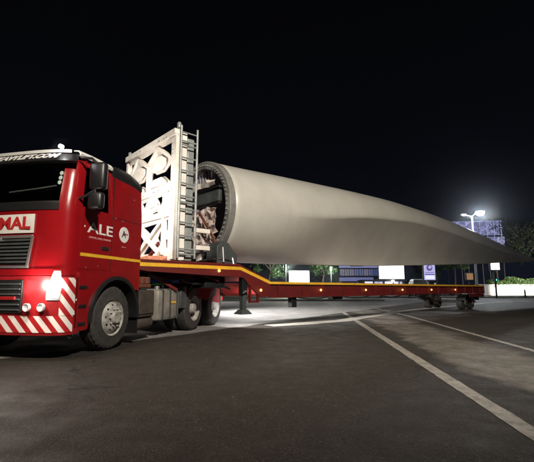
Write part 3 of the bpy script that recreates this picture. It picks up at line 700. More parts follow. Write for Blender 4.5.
for (p_, q_, w_) in (((.34, 4.36), (1.03, 3.93), .07), ((-.18, 4.0), (.34, 4.36), .07), ((-.18, 4.0), (-.74, 4.34), .07), ((-1.16, 3.92), (-.74, 4.34), .06), ((-.10, 3.36), (-.10, 3.98), .10), ((.57, 2.80), (.88, 3.20), .05), ((.57, 2.80), (.24, 3.18), .05), ((-.26, 2.82), (-.02, 3.18), .05), ((-.26, 2.82), (-.52, 3.18), .05), ((.74, 1.76), (.74, 3.2), .08), ((-.56, 1.76), (-.56, 2.6), .08)):
    g = MB(); g.bar((FX+.035+random.uniform(.002, .012), *p_), (FX+.035+random.uniform(.002, .012), *q_), .04, w_); g.build('lattice_bar', WSTEEL, FR)
bumpy([[(.26, 3.74), (.64, 3.74), (.80, 3.82), (.80, 3.98), (.58, 4.10), (.32, 4.10), (.1, 3.98), (.1, 3.84)]], .02, .078)
bumpy([[(-.75, 3.70), (-.42, 3.70), (-.24, 3.82), (-.24, 3.95), (-.45, 4.04), (-.75, 4.04), (-.95, 3.94), (-.95, 3.82)]], .02, .078)
bumpy([[(.26, 3.57), (.64, 3.57), (.84, 3.44), (.84, 3.39), (.1, 3.39), (.1, 3.46)]], .02, .078)
bumpy([[(-.75, 3.52), (-.42, 3.52), (-.24, 3.42), (-.24, 3.36), (-.95, 3.36), (-.95, 3.42)]], .02, .078)
g = MB(); g.bar((FX+.055, -.52, 1.80), (FX+.055, .70, 2.54), .06, .09); g.build('diagonal_brace', WSTEEL, FR)
g = MB(); g.bar((FX+.115, -.52, 2.52), (FX+.115, .70, 1.80), .06, .09); g.build('diagonal_brace', WSTEEL, FR)
g = MB(); g.bar((FX+.05, .1, 1.75), (FX+.05, .55, 2.05), .04, .06); g.build('diagonal_brace', REDT, FR)
bumpy([[(-.7, 1.62), (-.7, 1.74), (.1, 1.77), (.9, 1.72), (.9, 1.62)]], .08, .06, 'foot_beam', mat('orange_primer', (.62, .25, .14), .6, 0, .5, 9))
for y, z in ((-1.34, 4.56), (1.22, 4.62)):
    g = MB(); g.lathe([(0, .0), (0, .05), (.10, .05), (.13, .03), (.13, 0)], 14, 'Z', loc=(FX, y, z)); g.build('lifting_lug', GSTEEL, FR, 40)
for i in range(26):   # bolt heads
    y, z = random.choice([(random.uniform(-.4, 1.0), 3.27), (1.12, random.uniform(1.8, 4.3)), (random.uniform(-.9, 1.0), 4.46), (random.uniform(.1, .8), random.uniform(2.62, 2.95))])
    g = MB(); xo = FX+(.12 if z > 4.4 else .075 if y > 1.05 else .066); g.lathe([(xo-.01, .018), (xo+.016, .016), (xo+.016, 0)], 6, 'X', loc=(0, y, z)); g.build('bolt', GSTEEL, FR)
# side box column of the frame (depth along the trailer) and rear members
g = MB(); g.box(FX-.20, FX-.018, 1.10, 1.26, 1.62, 4.52, .01); g.build('side_column', WSTEEL, FR)
g = MB(); g.box(FX-.42, FX-.25, 1.04, 1.20, 1.62, 4.46, .01); g.build('side_column', GSTEEL, FR)
for z in (1.9, 2.3):
    g = MB(); g.box(FX-1.0, FX-.02, .98, 1.08, z, z+.1); build_each(g, 'tie_beam', WSTEEL, FR)
g = MB(); g.box(FX-1.6, FX-1.45, -1.2, 1.0, 1.62, 1.80, .01); g.build('base_beam', WSTEEL, FR)
# ladder
LD = thing('ladder', 'grey steel ladder bolted to the side of the white root frame', 'ladder', TO, 223)
for x in (FX, FX-.42):
    g = MB(); g.tube([(x, YN+.03, 1.66), (x, YN+.03, 4.64)], .026, 10); g.build('rail', GSTEEL, LD, 60)
for i in range(10):
    z = 1.86+i*.293; g = MB(); g.tube([(FX, YN+.03, z), (FX-.42, YN+.03, z)], .018, 8); g.build('rung', GSTEEL, LD, 60)
for z in (1.75, 2.9, 4.3):
    g = MB(); g.bar((FX-.21, YN+.02, z), (FX-.21, 1.16, z), .05); g.bar((FX, YN+.02, z), (FX-.42, YN+.02, z), .03); build_each(g, 'bracket', GSTEEL, LD)

# ------------------------------------------------------------------ BLADE
BL = thing('turbine_blade', 'huge pale wind turbine blade carried root first on the red trailer', 'turbine blade', TO, 223)
YC = -.50
TZ = [(-2.75, 1.78, 4.58), (-3.5, 1.78, 4.60), (-4.43, 1.78, 4.67), (-5.78, 1.81, 4.73), (-8.3, 1.87, 4.83), (-11.6, 1.97, 4.93), (-16.1, 2.19, 4.89), (-19, 2.34, 4.78), (-22.2, 2.50, 4.59), (-25.5, 2.69, 4.34), (-28.5, 2.88, 4.08), (-32, 3.07, 3.85), (-35, 3.24, 3.62), (-38.5, 3.42, 3.50)]
CZ = [(-2.75, 3.1), (-5, 3.2), (-6.96, 3.36), (-9.35, 3.66), (-13.24, 3.93), (-17.4, 3.88), (-22, 3.72), (-26.7, 3.52), (-32, 3.42), (-38.5, 3.46)]
TH = [(-2.75, 1.40), (-4.5, 1.38), (-7, 1.34), (-9.5, 1.28), (-13, 1.14), (-17, .94), (-22, .68), (-28, .42), (-34, .20), (-38.5, .05)]
def itp(T, x, k=1):
    for p, q in zip(T, T[1:]):
        if x >= q[0]:
            f = (x-p[0])/(q[0]-p[0]); return p[k]+(q[k]-p[k])*f
    return T[-1][k]
def sm(T, x, k=1, h=.9):
    return sum(itp(T, min(T[0][0], max(T[-1][0], x+d)), k) for d in (-h, -h/2, 0, h/2, h))/5
def section(x, sc_=1.0):
    zb, zt, cz, th = sm(TZ, x, 1), sm(TZ, x, 2), sm(CZ, x, 1), sm(TH, x, 1)
    bl = min(1, max(0, (-x-3.6)/5.0)); bl = bl*bl*(3-2*bl)
    N = 36; near = []; far = []
    c = (cz-zb)/(zt-zb)
    for i in range(N+1):
        q = i/N
        # parameter: cluster; s from bottom 0 to top 1, with a sample on the crease
        if q <= .5: t = q/.5; s = c*(.5*(1-cos(t*pi))*.75+t*.25); sc0 = .5*(1-cos(q*pi))
        else: t = (q-.5)/.5; s = c+(1-c)*sin(t*pi/2); sc0 = .5*(1-cos(q*pi))
        s_ = sc0*(1-bl)+s*bl
        circ = 1.0*sqrt(max(0, 1-(2*s_-1)**2))
        low = (s_/c)**1.45 if s_ < c else 1
        foil = low if s_ <= c else sqrt(max(0, 1-((s_-c)/(1-c))**2.1))
        nearT = th*(circ*(1-bl)+foil*bl)
        smooth_f = th*(circ*(1-bl)+(s_**.7*sqrt(max(0, 1-s_**3)))*.9*bl)
        near.append((YC+nearT*sc_, zb+(zt-zb)*s_)); far.append((YC-smooth_f*sc_, zb+(zt-zb)*s_))
    return near+far[-2:0:-1]
b = bmesh.new(); rings = []
xs = [-2.75, -2.95, -3.3]+[-3.3-i*.5 for i in range(1, 40)]+[-23.5-i for i in range(0, 16)]
for x in xs: rings.append([b.verts.new((x, y, z)) for y, z in section(x)])
NR = len(rings[0])
for i in range(len(rings)-1):
    for j in range(NR): b.faces.new((rings[i][j], rings[i][(j+1) % NR], rings[i+1][(j+1) % NR], rings[i+1][j]))
b.faces.new(rings[-1])
bmesh.ops.recalc_face_normals(b, faces=b.faces)
for f in b.faces: f.smooth = True
me = bpy.data.meshes.new('blade_shell'); b.to_mesh(me); b.free(); me.materials.append(GREL)
bs = bpy.data.objects.new('blade_shell', me); sc.collection.objects.link(bs); bs.parent = BL
d = bs.modifiers.new('solid', 'SOLIDIFY'); d.thickness = .07; d.offset = -1
ZC = 3.18
RXY = lambda prof, n=72: MB().lathe(prof, n, 'X', loc=(0, YC, ZC))
RXY([(-2.74, 1.18), (-2.60, 1.18), (-2.58, 1.20), (-2.58, 1.385), (-2.60, 1.41), (-2.76, 1.415), (-2.76, 1.39)]).build('root_flange', FLANGE, BL, 35)
RXY([(-2.72, 1.19), (-4.4, 1.22), (-4.4, 0.001)]).build('inner_wall', INNER, BL, 35)
g = MB(); g.lathe([(0, .017), (.045, .017), (.052, .010), (.052, 0)], 8, 'X'); st0 = g.build('root_stud', GSTEEL, BL, 40)
for i in range(64):
    a = 2*pi*i/64
    o = st0 if i == 0 else st0.copy()
    if i: sc.collection.objects.link(o)
    o.location = (-2.585, YC+1.29*cos(a), ZC+1.29*sin(a))
# vertical ribs of the inner laminate, top
for i in range(9):
    y = YC-.62+i*.15; zt = ZC+sqrt(1.17**2-(y-YC)**2); g = MB(); g.box(-2.82, -2.76, y-.028, y+.028, ZC+.72, zt-.01); g.build('laminate_rib', INNER, BL)
# adapter ring fittings in the mouth
RF = thing('root_adapter', 'dark adapter panel with crumpled white sheeting fixed across the open blade root', 'adapter', TO, 223)
g = MB(); g.box(-2.62, -2.50, -1.5, .50, 3.30, 3.62, .03); g.build('cross_panel', DGREY, RF, 40)
g = MB(); g.box(-2.58, -2.48, -1.4, .54, 3.66, 3.72, .01); g.box(-2.58, -2.48, -1.4, .54, 3.22, 3.28, .01); build_each(g, 'cross_bar', BLACK, RF)
def sheet(y0, y1, z0, z1, nx, nz, amp, x0, name, m, seed):
    random.seed(seed); g = MB()
    g.grid([[Vector((x0+random.uniform(-amp, amp), y0+(y1-y0)*i/nx+random.uniform(-.3, .3)*abs(y1-y0)/nx, z0+(z1-z0)*j/nz+random.uniform(-.35, .35)*(z1-z0)/nz)) for i in range(nx+1)] for j in range(nz+1)]); return g.build(name, m, RF, None, .006)
SHEET = mat('crumpled_sheeting', (.66, .56, .52), .6, 0, .6, 5, col2=(.30, .22, .19))
sheet(-1.2, .30, 3.76, 3.93, 9, 2, .05, -2.50, 'torn_sheet', WSTEEL, 3)
sheet(-1.2, .32, 2.18, 3.18, 14, 12, .09, -2.55, 'plastic_sheeting', SHEET, 5)
g = MB(); g.bar((-2.36, -.18, 3.06), (-2.36, .74, 2.02), .045, .05); build_each(g, 'stay_bar', RUST, RF)
# saddle clamp under the root
SD = thing('root_saddle', 'dark grey saddle clamp holding the blade root on the trailer deck', 'saddle', TO, 223)
g = MB(); g.box(-2.35, -2.15, -1.3, .85, 1.92, 2.04, .01); g.build('clamp_beam', GSTEEL, SD)
for y in (-1.1, -.2, .35):
    g = MB(); g.box(-2.32, -2.18, y-.07, y+.07, 1.60, 1.93, .01); g.build('clamp_post', DGREY, SD)
g = MB(); g.box(-2.30, -2.2, -.05, .18, 1.60, 1.9, .01); g.build('clamp_panel', WSTEEL, SD)
plate([[(-2.05, 1.61), (-2.62, 1.61), (-2.62, 1.78), (-2.5, 1.93), (-2.36, 2.10), (-2.2, 2.13), (-2.05, 2.0)]], .42, PXZ(.90), 'clamp_shoe', DGREY, SD, .02)
g = MB(); g.tube([(-2.2, 1.12, 2.0), (-2.2, 1.16, 1.64)], .03, 8); g.tube([(-2.5, 1.12, 1.75), (-2.5, 1.16, 1.60)], .03, 8); build_each(g, 'clamp_bolt', CHROME, SD, 60)
g = MB(); g.tube([(-2.0, .3, 1.66), (-1.9, .8, 1.68), (-2.1, 1.12, 1.72), (-2.6, 1.1, 1.66), (-2.8, .7, 1.68)], .035, 8); g.build('sling', BLACK, SD, 60)
#BACKGROUND
# ------------------------------------------------------------------ BACKGROUND
def grow(n, R_, seed, lf=.16, clumps=46, squash=.8):
    """crown of leaf-sized faces in clumps"""
    rnd = random.Random(seed); vs = []; fs = []
    cs = []
    for _ in range(clumps):
        a = rnd.uniform(0, 2*pi); zz = rnd.uniform(-.75, 1); rr = sqrt(max(0, 1-zz*zz*.85))*rnd.uniform(.35, 1)
        cs.append((Vector((cos(a)*rr*R_, sin(a)*rr*R_, zz*R_*squash)), rnd.uniform(.14, .32)*R_))
    for _ in range(n):
        c, cr_ = rnd.choice(cs); d = Vector((rnd.gauss(0, 1), rnd.gauss(0, 1), rnd.gauss(0, .8))).normalized()*cr_*rnd.random()**.45
        p = c+d; q = Vector((rnd.gauss(0, 1), rnd.gauss(0, 1), rnd.gauss(0, 1))).normalized(); r = q.orthogonal().normalized(); l = lf*rnd.uniform(.6, 1.4)
        i = len(vs); vs += [p-r*l, p+q.cross(r)*l*.45, p+r*l, p-q.cross(r)*l*.45]; fs.append((i, i+1, i+2, i+3))
    return vs, fs
LEAF = mat('leaf_green', (.055, .115, .030), .55, 0, .5, 1.5, col2=(.02, .05, .015))
LEAFD = mat('leaf_dark', (.030, .045, .020), .6, 0, .5, 1.2)
BARK = mat('bark', (.07, .055, .04), .9, 0, .4, 6)
crowns = {}
def tree(x, y, h, r, label, m=LEAF, seed=0, n=3200, lf=.17, group=None, name='leafy_tree'):
    t = thing(name, label, 'tree', (x, y, 0), seed*37 % 360, group); rnd = random.Random(seed)
    g = MB(); top = h-r*.9
    p = [(0, 0, 0), (rnd.uniform(-.1, .1), rnd.uniform(-.1, .1), top*.4), (rnd.uniform(-.3, .3), rnd.uniform(-.3, .3), top*.8), (rnd.uniform(-.3, .3), 0, h-r*.3)]
    g.tube(p, [.045*h**.8*.4+.08, .16, .11, .03], 8)
    for i in range(6):
        a = i*1.05+seed; g.tube([p[2], (cos(a)*r*.3, sin(a)*r*.3, top+r*.1), (cos(a)*r*.75, sin(a)*r*.75, top+r*rnd.uniform(.2, .8))], [.08, .05, .02], 6)
    g.build('trunk', BARK, t, 60)
    vs, fs = grow(n, r, seed, lf); me = bpy.data.meshes.new('crown'); me.from_pydata([v+Vector((0, 0, top+r*.15)) for v in vs], [], fs); me.materials.append(m)
    o = bpy.data.objects.new('crown', me); sc.collection.objects.link(o); o.parent = t
    return t
tree(.3, 58, 7.2, 3.0, 'lamp-lit green tree showing just right of the trailer gooseneck', LEAF, 1, 3600)
tree(8.6, 62, 6.6, 2.4, 'lamp-lit green tree between the white light box and the blue-lit building', LEAF, 2, 3200)
tree(29.5, 70, 11, 4.2, 'dim green tree left of the tall street lamp under the blade', LEAF, 3, 4200, .2)
tree(34.5, 74, 10, 3.8, 'dim green tree behind the street lamp base', LEAF, 4, 3800, .2)
tree(44.5, 78, 13.5, 5.2, 'dark tree rising above the blade tip just right of the lattice hoarding', LEAFD, 5, 6000, .24)
tree(51.5, 76, 14.0, 5.6, 'tallest dark tree at the right edge beyond the blade tip', LEAFD, 6, 6500, .24)
tree(59, 80, 12.5, 5.0, 'dark tree outside right of the tallest one', LEAFD, 7, 3000, .26)
for i, (x, h) in enumerate(((-9, 9), (-3, 10), (13.5, 8), (40, 9))):
    tree(x, 96+i, h, 3.9, ['black silhouetted tree far behind the truck cab', 'black silhouetted tree far behind the gooseneck', 'far dark tree left of the blue-lit building', 'far dark tree behind the white roadside sign'][i], LEAFD, 10+i, 2600, .24)
# lamp-lit hedge above the stand-in wall
vs, fs = [], []
rnd = random.Random(4)
for i in range(14000):
    u = rnd.random(); x = 33.5+u*16; h = .75+1.2*u+.30*sin(u*9)+.22*sin(u*31+1)+.12*sin(u*70); x_, y_, z_ = x+rnd.gauss(0, .1), 61.0+rnd.uniform(-1.2, .8), 1.25+h*rnd.random()**.6
    q = Vector((rnd.gauss(0, 1), rnd.gauss(0, 1), rnd.gauss(0, 1))).normalized(); r = q.orthogonal().normalized(); l = .11; p = Vector((x_, y_, z_)); k_ = len(vs)
    vs += [p-r*l, p+q.cross(r)*l*.5, p+r*l, p-q.cross(r)*l*.5]; fs.append((k_, k_+1, k_+2, k_+3))
me = bpy.data.meshes.new('hedge'); me.from_pydata(vs, [], fs); me.materials.append(mat('hedge_leaf', (.05, .10, .02), .5, 0, .5, 1.5))
o = bpy.data.objects.new('hedge', me); sc.collection.objects.link(o); tag(o, 'bright green clipped hedge above the white stand-in wall at right', 'hedge')
# white block wall made up to stand in for a streak of light
wl = thing('standin_wall', 'low white wall standing in for the streak of light at the right', 'wall', (31.5, 60, 0))
g = MB(); g.box(-.4, 19, .03, .25, 0, 1.6); g.build('wall_core', WHITE, wl)
b0 = None
for r_ in range(3):
    for i in range(13):
        x = i*1.45+(.72 if r_ % 2 else 0)-.4
        if b0 is None:
            g = MB(); g.box(0, 1.42, -.02, .04, 0, .51, .015); b0 = g.build('block', WHITE, wl); o = b0
        else: o = b0.copy(); sc.collection.objects.link(o)
        o.location = (x, 0, r_*.53+.01)
g = MB(); g.box(-.45, 19, -.08, .32, 1.605, 1.69, .01); g.build('coping', WHITE, wl)
# far kerb of stones and verge
g = MB(); g.grid([[(x, y, .10) for x in (-40, 60)] for y in (47.3, 58.5)]); o = g.build('verge', mat('verge_soil', (.06, .055, .035), .9, 0, .5, .6)); o['kind'] = 'structure'
kb = bpy.data.objects.new('kerb', None); sc.collection.objects.link(kb); kb['kind'] = 'structure'; kb.location = (0, 47, 0)
k0 = None; KM = mat('kerb_concrete', (.38, .37, .35), .8, 0, .4, 2)
for i in range(38):
    if k0 is None:
        g = MB(); g.box(0, 1.46, 0, .28, 0, .14, .02); k0 = g.build('kerb_stone', KM, kb); o = k0
    else: o = k0.copy(); sc.collection.objects.link(o)
    o.location = (-16+i*1.5, random.uniform(-.01, .01), 0)
# low median island close behind the trailer
kb2 = bpy.data.objects.new('traffic_island', None); sc.collection.objects.link(kb2); kb2['kind'] = 'structure'; kb2.location = (-2, 34, 0)
g = MB(); g.box(.02, 11.9, .16, 1.9, 0, .125); g.build('island_top', KM, kb2)
for i in range(12):
    o = k0.copy(); sc.collection.objects.link(o); o.parent = kb2; o.scale = (.66, .5, .95); o.location = (i*.99, 0, 0)
# ---- street lamp with two arms
def lamp_post(x, y, h, label, arms, ebase=True):
    t = thing('street_lamp', label, 'street lamp', (x, y, 0)); PM = mat('lamp_pole_steel', (.42, .43, .45), .45, .3, .3, 2)
    g = MB(); g.tube([(0, 0, 1.5), (0, 0, h*.6), (0, 0, h)], [.16, .12, .08], 12); g.build('pole', PM, t, 60)
    g = MB(); g.lathe([(0, .0), (0, .26), (.1, .24), (1.5, .20), (1.52, .0)], 14, 'Z'); g.build('base', BLACK, t, 50)
    for dx, dz, es, r_ in arms:
        g = MB(); g.tube([(0, 0, h-.1), (dx*.5, -.1, h+dz*.7), (dx, -.2, h+dz)], .04, 8); a = g.build('arm', PM, t, 60)
        g = MB(); g.box(dx-.30, dx+.30, -.42, .02, h+dz, h+dz+.14, .04); g.build('lamp_head', PM, a, 50)
        g = MB(); g.lathe([(h+dz, .0), (h+dz, r_), (h+dz-.5*r_, r_*.85), (h+dz-.8*r_, r_*.5), (h+dz-.95*r_, 0)], 16, 'Z', loc=(dx, -.25, 0)); g.build('lamp_glass', mat('street_lamp_glow', (1, 1, 1), .5, emit=(.92, .96, 1), es=es), a, 60)
    return t
lamp_post(26.0, 50, 10.2, 'tall double-armed street lamp shining above the blade tip', ((.95, .45, 260, .52), (-1.15, .05, 5, .11)))
light('street_lamp_light', 'POINT', (26.95, 49.0, 10.2), 2200, (.93, .96, 1), .25)
light('street_lamp_light', 'POINT', (24.85, 49.2, 9.85), 400, (.93, .96, 1), .15)
lamp_post(-9.0, 34.3, 4.75, 'short flood lamp mast hidden behind the truck lighting the junction', ((0.0, .0, 40, .18),))
# ---- light boxes / hoardings
LB = mat('light_box_white', (1, 1, 1), .5, emit=(.93, .95, 1), es=3.2)
POST = mat('dark_post', (.05, .05, .055), .6, 0, .3, 3)
def lightbox(x, y, w, z0, z1, label, face, name='light_box', cat='billboard', posts=2):
    t = thing(name, label, cat, (x, y, 0))
    g = MB(); g.box(-w/2-.08, w/2+.08, 0, .35, z0-.08, z1+.08, .02); g.build('casing', POST, t)
    g = MB(); g.box(-w/2, w/2, -.03, 0, z0, z1); g.build('lit_face', face, t)
    g = MB()
    for i in range(posts):
        px = 0 if posts == 1 else (-w*.3 if i == 0 else w*.3); g.box(px-.07, px+.07, .1, .24, 0, z0-.08)
    build_each(g, 'post', POST, t); return t
lightbox(5.6, 70, 3.5, 2.15, 4.15, 'blank glowing white light box low between the two lit trees', LB)
lightbox(18.6, 60, 3.7, 2.5, 4.75, 'largest blank glowing white billboard seen under the blade', LB)
def print_mat(name, c1, c2, c3, es, scale):
    m = bpy.data.materials.new(name); m.use_nodes = True; n = m.node_tree; b = n.nodes['Principled BSDF']
    t = n.nodes.new('ShaderNodeTexCoord'); v = n.nodes.new('ShaderNodeTexVoronoi'); v.inputs['Scale'].default_value = scale; n.links.new(t.outputs['Object'], v.inputs['Vector'])
    r = n.nodes.new('ShaderNodeValToRGB'); q = n.nodes.new('ShaderNodeSeparateColor'); n.links.new(v.outputs['Color'], q.inputs[0]); n.links.new(q.outputs[0], r.inputs[0])
    r.color_ramp.elements[0].color = (*c1, 1); r.color_ramp.elements[1].color = (*c2, 1); k = r.color_ramp.elements.new(.5); k.color = (*c3, 1)
    n.links.new(r.outputs[0], b.inputs['Emission Color']); b.inputs['Emission Strength'].default_value = es; b.inputs['Base Color'].default_value = (.1, .1, .1, 1)
    return m
t = lightbox(18.2, 45, 1.25, 2.0, 3.95, 'tall narrow lilac printed banner sign under the blade', mat('banner_lilac', (.5, .5, .8), .5, emit=(.52, .50, .85), es=.85), 'banner_sign', 'sign', 1)
g = MB(); g.lathe([(0, .34), (-.012, .33), (-.014, .0)], 24, 'Y', loc=(0, -.034, 3.35)); g.build('printed_shape', mat('banner_purple', (.1, .08, .3), .5, emit=(.12, .10, .32), es=.8), t, 40)
g = MB(); g.lathe([(0, .18), (-.012, .17), (-.014, .0)], 20, 'Y', loc=(.05, -.05, 3.42)); g.build('printed_shape', mat('banner_pale', (.6, .5, .8), .5, emit=(.6, .5, .85), es=.8), t, 40)
g = MB(); g.box(-.55, .55, -.045, -.031, 2.55, 2.66); g.box(-.5, .5, -.045, -.031, 2.80, 2.86); build_each(g, 'printed_bar', mat('banner_navy', (.08, .08, .3), .5, emit=(.10, .10, .36), es=.8), t)
g = MB(); g.box(-.5, .5, -.04, -.031, 2.1, 2.5); g.build('printed_panel', mat('banner_white', (.8, .8, .9), .5, emit=(.8, .8, .95), es=1), t)
lightbox(25.6, 45, .95, 3.15, 4.05, 'small square white lit sign right of the street lamp pole', LB, 'square_sign', 'sign', 1)
lightbox(24.2, 48, .75, 2.1, 2.85, 'dim orange square sign left of the street lamp pole', mat('orange_sign', (.4, .2, .1), .5, emit=(.55, .30, .16), es=.5), 'orange_sign', 'sign', 1)
t = thing('traffic_signal', 'small traffic signal with cyan light below the square white sign', 'traffic light', (28.3, 50, 0))
g = MB(); g.tube([(0, 0, 0), (0, 0, 1.9)], .06, 8); g.build('pole', POST, t, 60)
g = MB(); g.box(-.2, .2, -.1, .15, 1.9, 3.0, .03); hs = g.build('housing', BLACK, t)
for i, (c, es) in enumerate((((.05, .9, .8), 14), ((.1, .05, .0), .2), ((.1, .0, .0), .2))):
    g = MB(); g.lathe([(-.1, .14), (-.13, .13), (-.14, 0)], 16, 'Y', loc=(0, 0, 2.12+i*.33)); g.build('signal_lens', mat('signal_%d' % i, c, .5, emit=c, es=es), t, 60)
# ---- big lattice hoarding
t = thing('lattice_hoarding', 'large lilac-lit lattice hoarding standing behind the blade tip', 'hoarding', (34.0, 76, 0), -7)
VP = print_mat('lilac_panels', (.03, .035, .09), (.42, .45, .75), (.13, .14, .32), .75, 3.2)
def quadp(u0, u1, z0, z1, name, m):
    g = MB(); g.box(u0, u1, -.12, .0, z0, z1, .02); return g.build(name, m, t)
random.seed(11)
for i in range(7):
    for j in range(2): quadp(1.2+i*1.25, 1.2+i*1.25+1.2, 11.2+j*1.3, 12.45+j*1.3-(.0 if j == 0 else .05), 'panel', VP)
for i in range(3, 8):
    for j in range(3): 
        if i == 3 and j == 0: continue
        quadp(.8+i*1.25, .8+i*1.25+1.2, 6.9+j*1.3, 8.15+j*1.3, 'panel', VP)
LS = mat('lit_lattice_steel', (.35, .36, .5), .5, .2, .3, 2, emit=(.16, .17, .36), es=.8)  # lilac light on the lattice put in as the steel's own glow
for i in range(9): g = MB(); g.bar((.2+i*1.25, -.22, 6.7), (.2+i*1.25, -.22, 13.8), .10); g.build('upright', LS, t); g = MB(); g.bar((.2+i*1.25, -.22, 0), (.2+i*1.25, -.22, 6.7), .10); g.build('leg', POST, t)
for z in (6.8, 8.1, 9.4, 11.1, 12.4, 13.75): g = MB(); g.bar((.1, -.3, z), (10.4, -.3, z), .08); g.build('rail', LS, t)
for i in range(8):
    g = MB(); g.bar((.2+i*1.25, -.36, 11.1 if i % 2 else 13.75), (1.45+i*1.25, -.36, 13.75 if i % 2 else 11.1), .06); g.build('brace', LS, t)
    g = MB(); g.bar((.2+i*1.25, -.36, 6.8 if i % 2 else 9.4), (1.45+i*1.25, -.36, 9.4 if i % 2 else 6.8), .06); g.build('brace', LS, t)
# ---- shop building with blue-lit fascia
t = thing('shop_building', 'dark shop building with blue-lit fascia bands under the middle of the blade', 'building', (15.6, 88, 0))
g = MB(); g.box(0, 13.5, 0, 8, 0, 7.4); g.build('wall', SKYB, t)
g = MB(); g.box(-.3, 13.8, -.5, 8.2, 7.4, 7.9, .05); g.build('roof', SKYB, t)
FB = mat('fascia_blue', (.2, .2, .5), .5, emit=(.16, .18, .38), es=.6); FP = mat('fascia_lilac', (.4, .4, .7), .5, emit=(.30, .31, .60), es=.55); WB = mat('window_blue', (.1, .15, .4), .3, emit=(.05, .07, .18), es=.35)
g = MB(); g.box(.2, 9.6, -.25, -.0, 5.6, 6.5, .02); g.build('fascia', FP, t)
g = MB(); g.box(2.6, 5.4, -.3, -.25, 5.9, 6.2); g.build('fascia_lettering', SKYB, t)
g = MB(); g.box(.2, 7.6, -.25, -.0, 2.7, 3.5, .02); g.build('fascia', FB, t)
for i in range(9):
    f = MB().box(.4+i*1.05, 1.3+i*1.05, -.1, -.0, 3.9, 5.3).build('window', mat('upper_window', (.1, .12, .2), .3, emit=random.choice([(.05, .07, .2), (.09, .10, .22), (.02, .03, .07), (.16, .15, .2)]), es=.7), t)
    g = MB(); g.box(.4+i*1.05+.42, .4+i*1.05+.48, -.14, -.1, 3.9, 5.3); g.build('mullion', SKYB, f)
for i in range(6):
    f = MB().box(.5+i*1.7, 1.9+i*1.7, -.1, -.0, .3, 2.3).build('shop_window', mat('shop_window_glow', (.5, .5, .6), .3, emit=(.40, .42, .55), es=.6+.5*(i % 3)), t)
    g = MB(); g.box(1.15+i*1.7, 1.22+i*1.7, -.14, -.1, .3, 2.3); g.build('mullion', SKYB, f)
g = MB(); g.box(11.2, 13.3, -.2, 0, .1, 2.6); g.build('door', SKYB, t)
t = thing('low_kiosk', 'low dark kiosk with lit white counter under the largest billboard', 'kiosk', (20.3, 66, 0))
g = MB(); g.box(-4.6, 2.2, 0, 3, 0, 2.35, .03); g.build('wall', SKYB, t)
g = MB(); g.box(-4.8, 2.4, -.6, 3.2, 2.35, 2.5, .03); g.build('roof', POST, t)
for i in range(4): g = MB(); g.box(-4.3+i*1.6, -3.0+i*1.6, -.05, 0, 1.2, 2.2); g.build('window', mat('kiosk_glow', (.6, .6, .8), .4, emit=(.55, .58, .85), es=(1.2, .5, .9, .3)[i]), t)
g = MB(); g.lathe([(-.1, .0), (-.1, .16), (.1, .16), (.1, 0)], 14, 'Y', loc=(.1, -.75, 2.25)); g.build('lamp', GLAMP, t, 60)
# ---- cars beyond the trailer
def car(x, y, rz, paintm, label, lit=True, tail=False, name='car'):
    t = thing(name, label, name, (x, y, 0), rz, None if name == 'van' else 'cars waiting beyond the trailer')
    # profile in x-z, front toward +x
    prof = [(-2.1, .35), (-2.12, .75), (-2.0, .98), (-1.75, 1.02), (-1.35, 1.45), (.35, 1.48), (.95, 1.05), (1.85, .90), (2.1, .72), (2.12, .35)]
    g = MB(); rows = []
    for y_, k_ in ((-.88, .0), (-.86, 1), (-.70, 2), (.70, 2), (.86, 1), (.88, 0)):
        rows.append([Vector((px, y_ if pz < 1.1 else y_*.80, pz)) for px, pz in prof])
    g.grid([rows[0], rows[5]]); g.b.faces.new([g.b.verts.new(p) for p in rows[0]]); g.b.faces.new([g.b.verts.new(p) for p in rows[5]][::-1]); g.box(-2.05, 2.05, -.8, .8, .28, .40)
    g.build('body', paintm, t, 40)
    g = MB(); g.grid([[Vector((.42, y_*.66, 1.44)) for y_ in (-1, 1)], [Vector((.97, y_*.8, 1.07)) for y_ in (-1, 1)]]); g.build('windscreen', BLACK, t, None, .01)
    g = MB(); g.grid([[Vector((-1.40, y_*.66, 1.42)) for y_ in (-1, 1)], [Vector((-1.78, y_*.8, 1.06)) for y_ in (-1, 1)]]); g.build('rear_window', BLACK, t, None, .01)
    for s in (-1, 1):
        g = MB(); g.b.faces.new([g.b.verts.new(p) for p in [(-1.45, s*.885, 1.06), (.75, s*.885, 1.06), (.32, s*.73, 1.40), (-1.2, s*.73, 1.40)]]); g.build('side_window', BLACK, t, None, .012)
        g = MB(); g.lathe([(2.08, .0), (2.08, .11), (2.14, .10), (2.15, 0)], 14, 'X', loc=(0, s*.66, .72)); g.build('headlight', HEAD if lit else LENS, t, 60)
        g = MB(); g.box(-2.15, -2.08, s*.68-.13, s*.68+.13, .72, .88, .01); g.build('tail_light', REDGLOW if tail else REDTXT, t)
        for wx_ in (-1.3, 1.3):
            g = MB(); g.lathe([(-.1, .2), (-.1, .31), (.1, .31), (.1, .2)], 24, 'Y', loc=(wx_, s*.80, .31)); w_ = g.build('wheel', RUBBER, t, 40)
            g = MB(); g.lathe([(.0, .0), (s*.09, .06), (s*.10, .2), (s*.0, .21)], 16, 'Y', loc=(wx_, s*.80, .31)); g.build('rim', RIM, w_, 40)
    return t
CW = mat('car_white', (.6, .6, .6), .3, coat=.6); CS = mat('car_silver', (.3, .31, .33), .3, .4, coat=.5); CR = mat('car_dark_red', (.2, .02, .02), .3, coat=.5)
v_ = car(19.6, 52, 262, CW, 'tall white van waiting beyond the trailer below the banner sign', name='van'); v_.scale = (1.1, 1.1, 1.52)
car(25.2, 57, 250, CR, 'dark red car beyond the trailer left of the street lamp')
car(27.8, 56, 248, CS, 'silver car with headlights on just right of the street lamp')
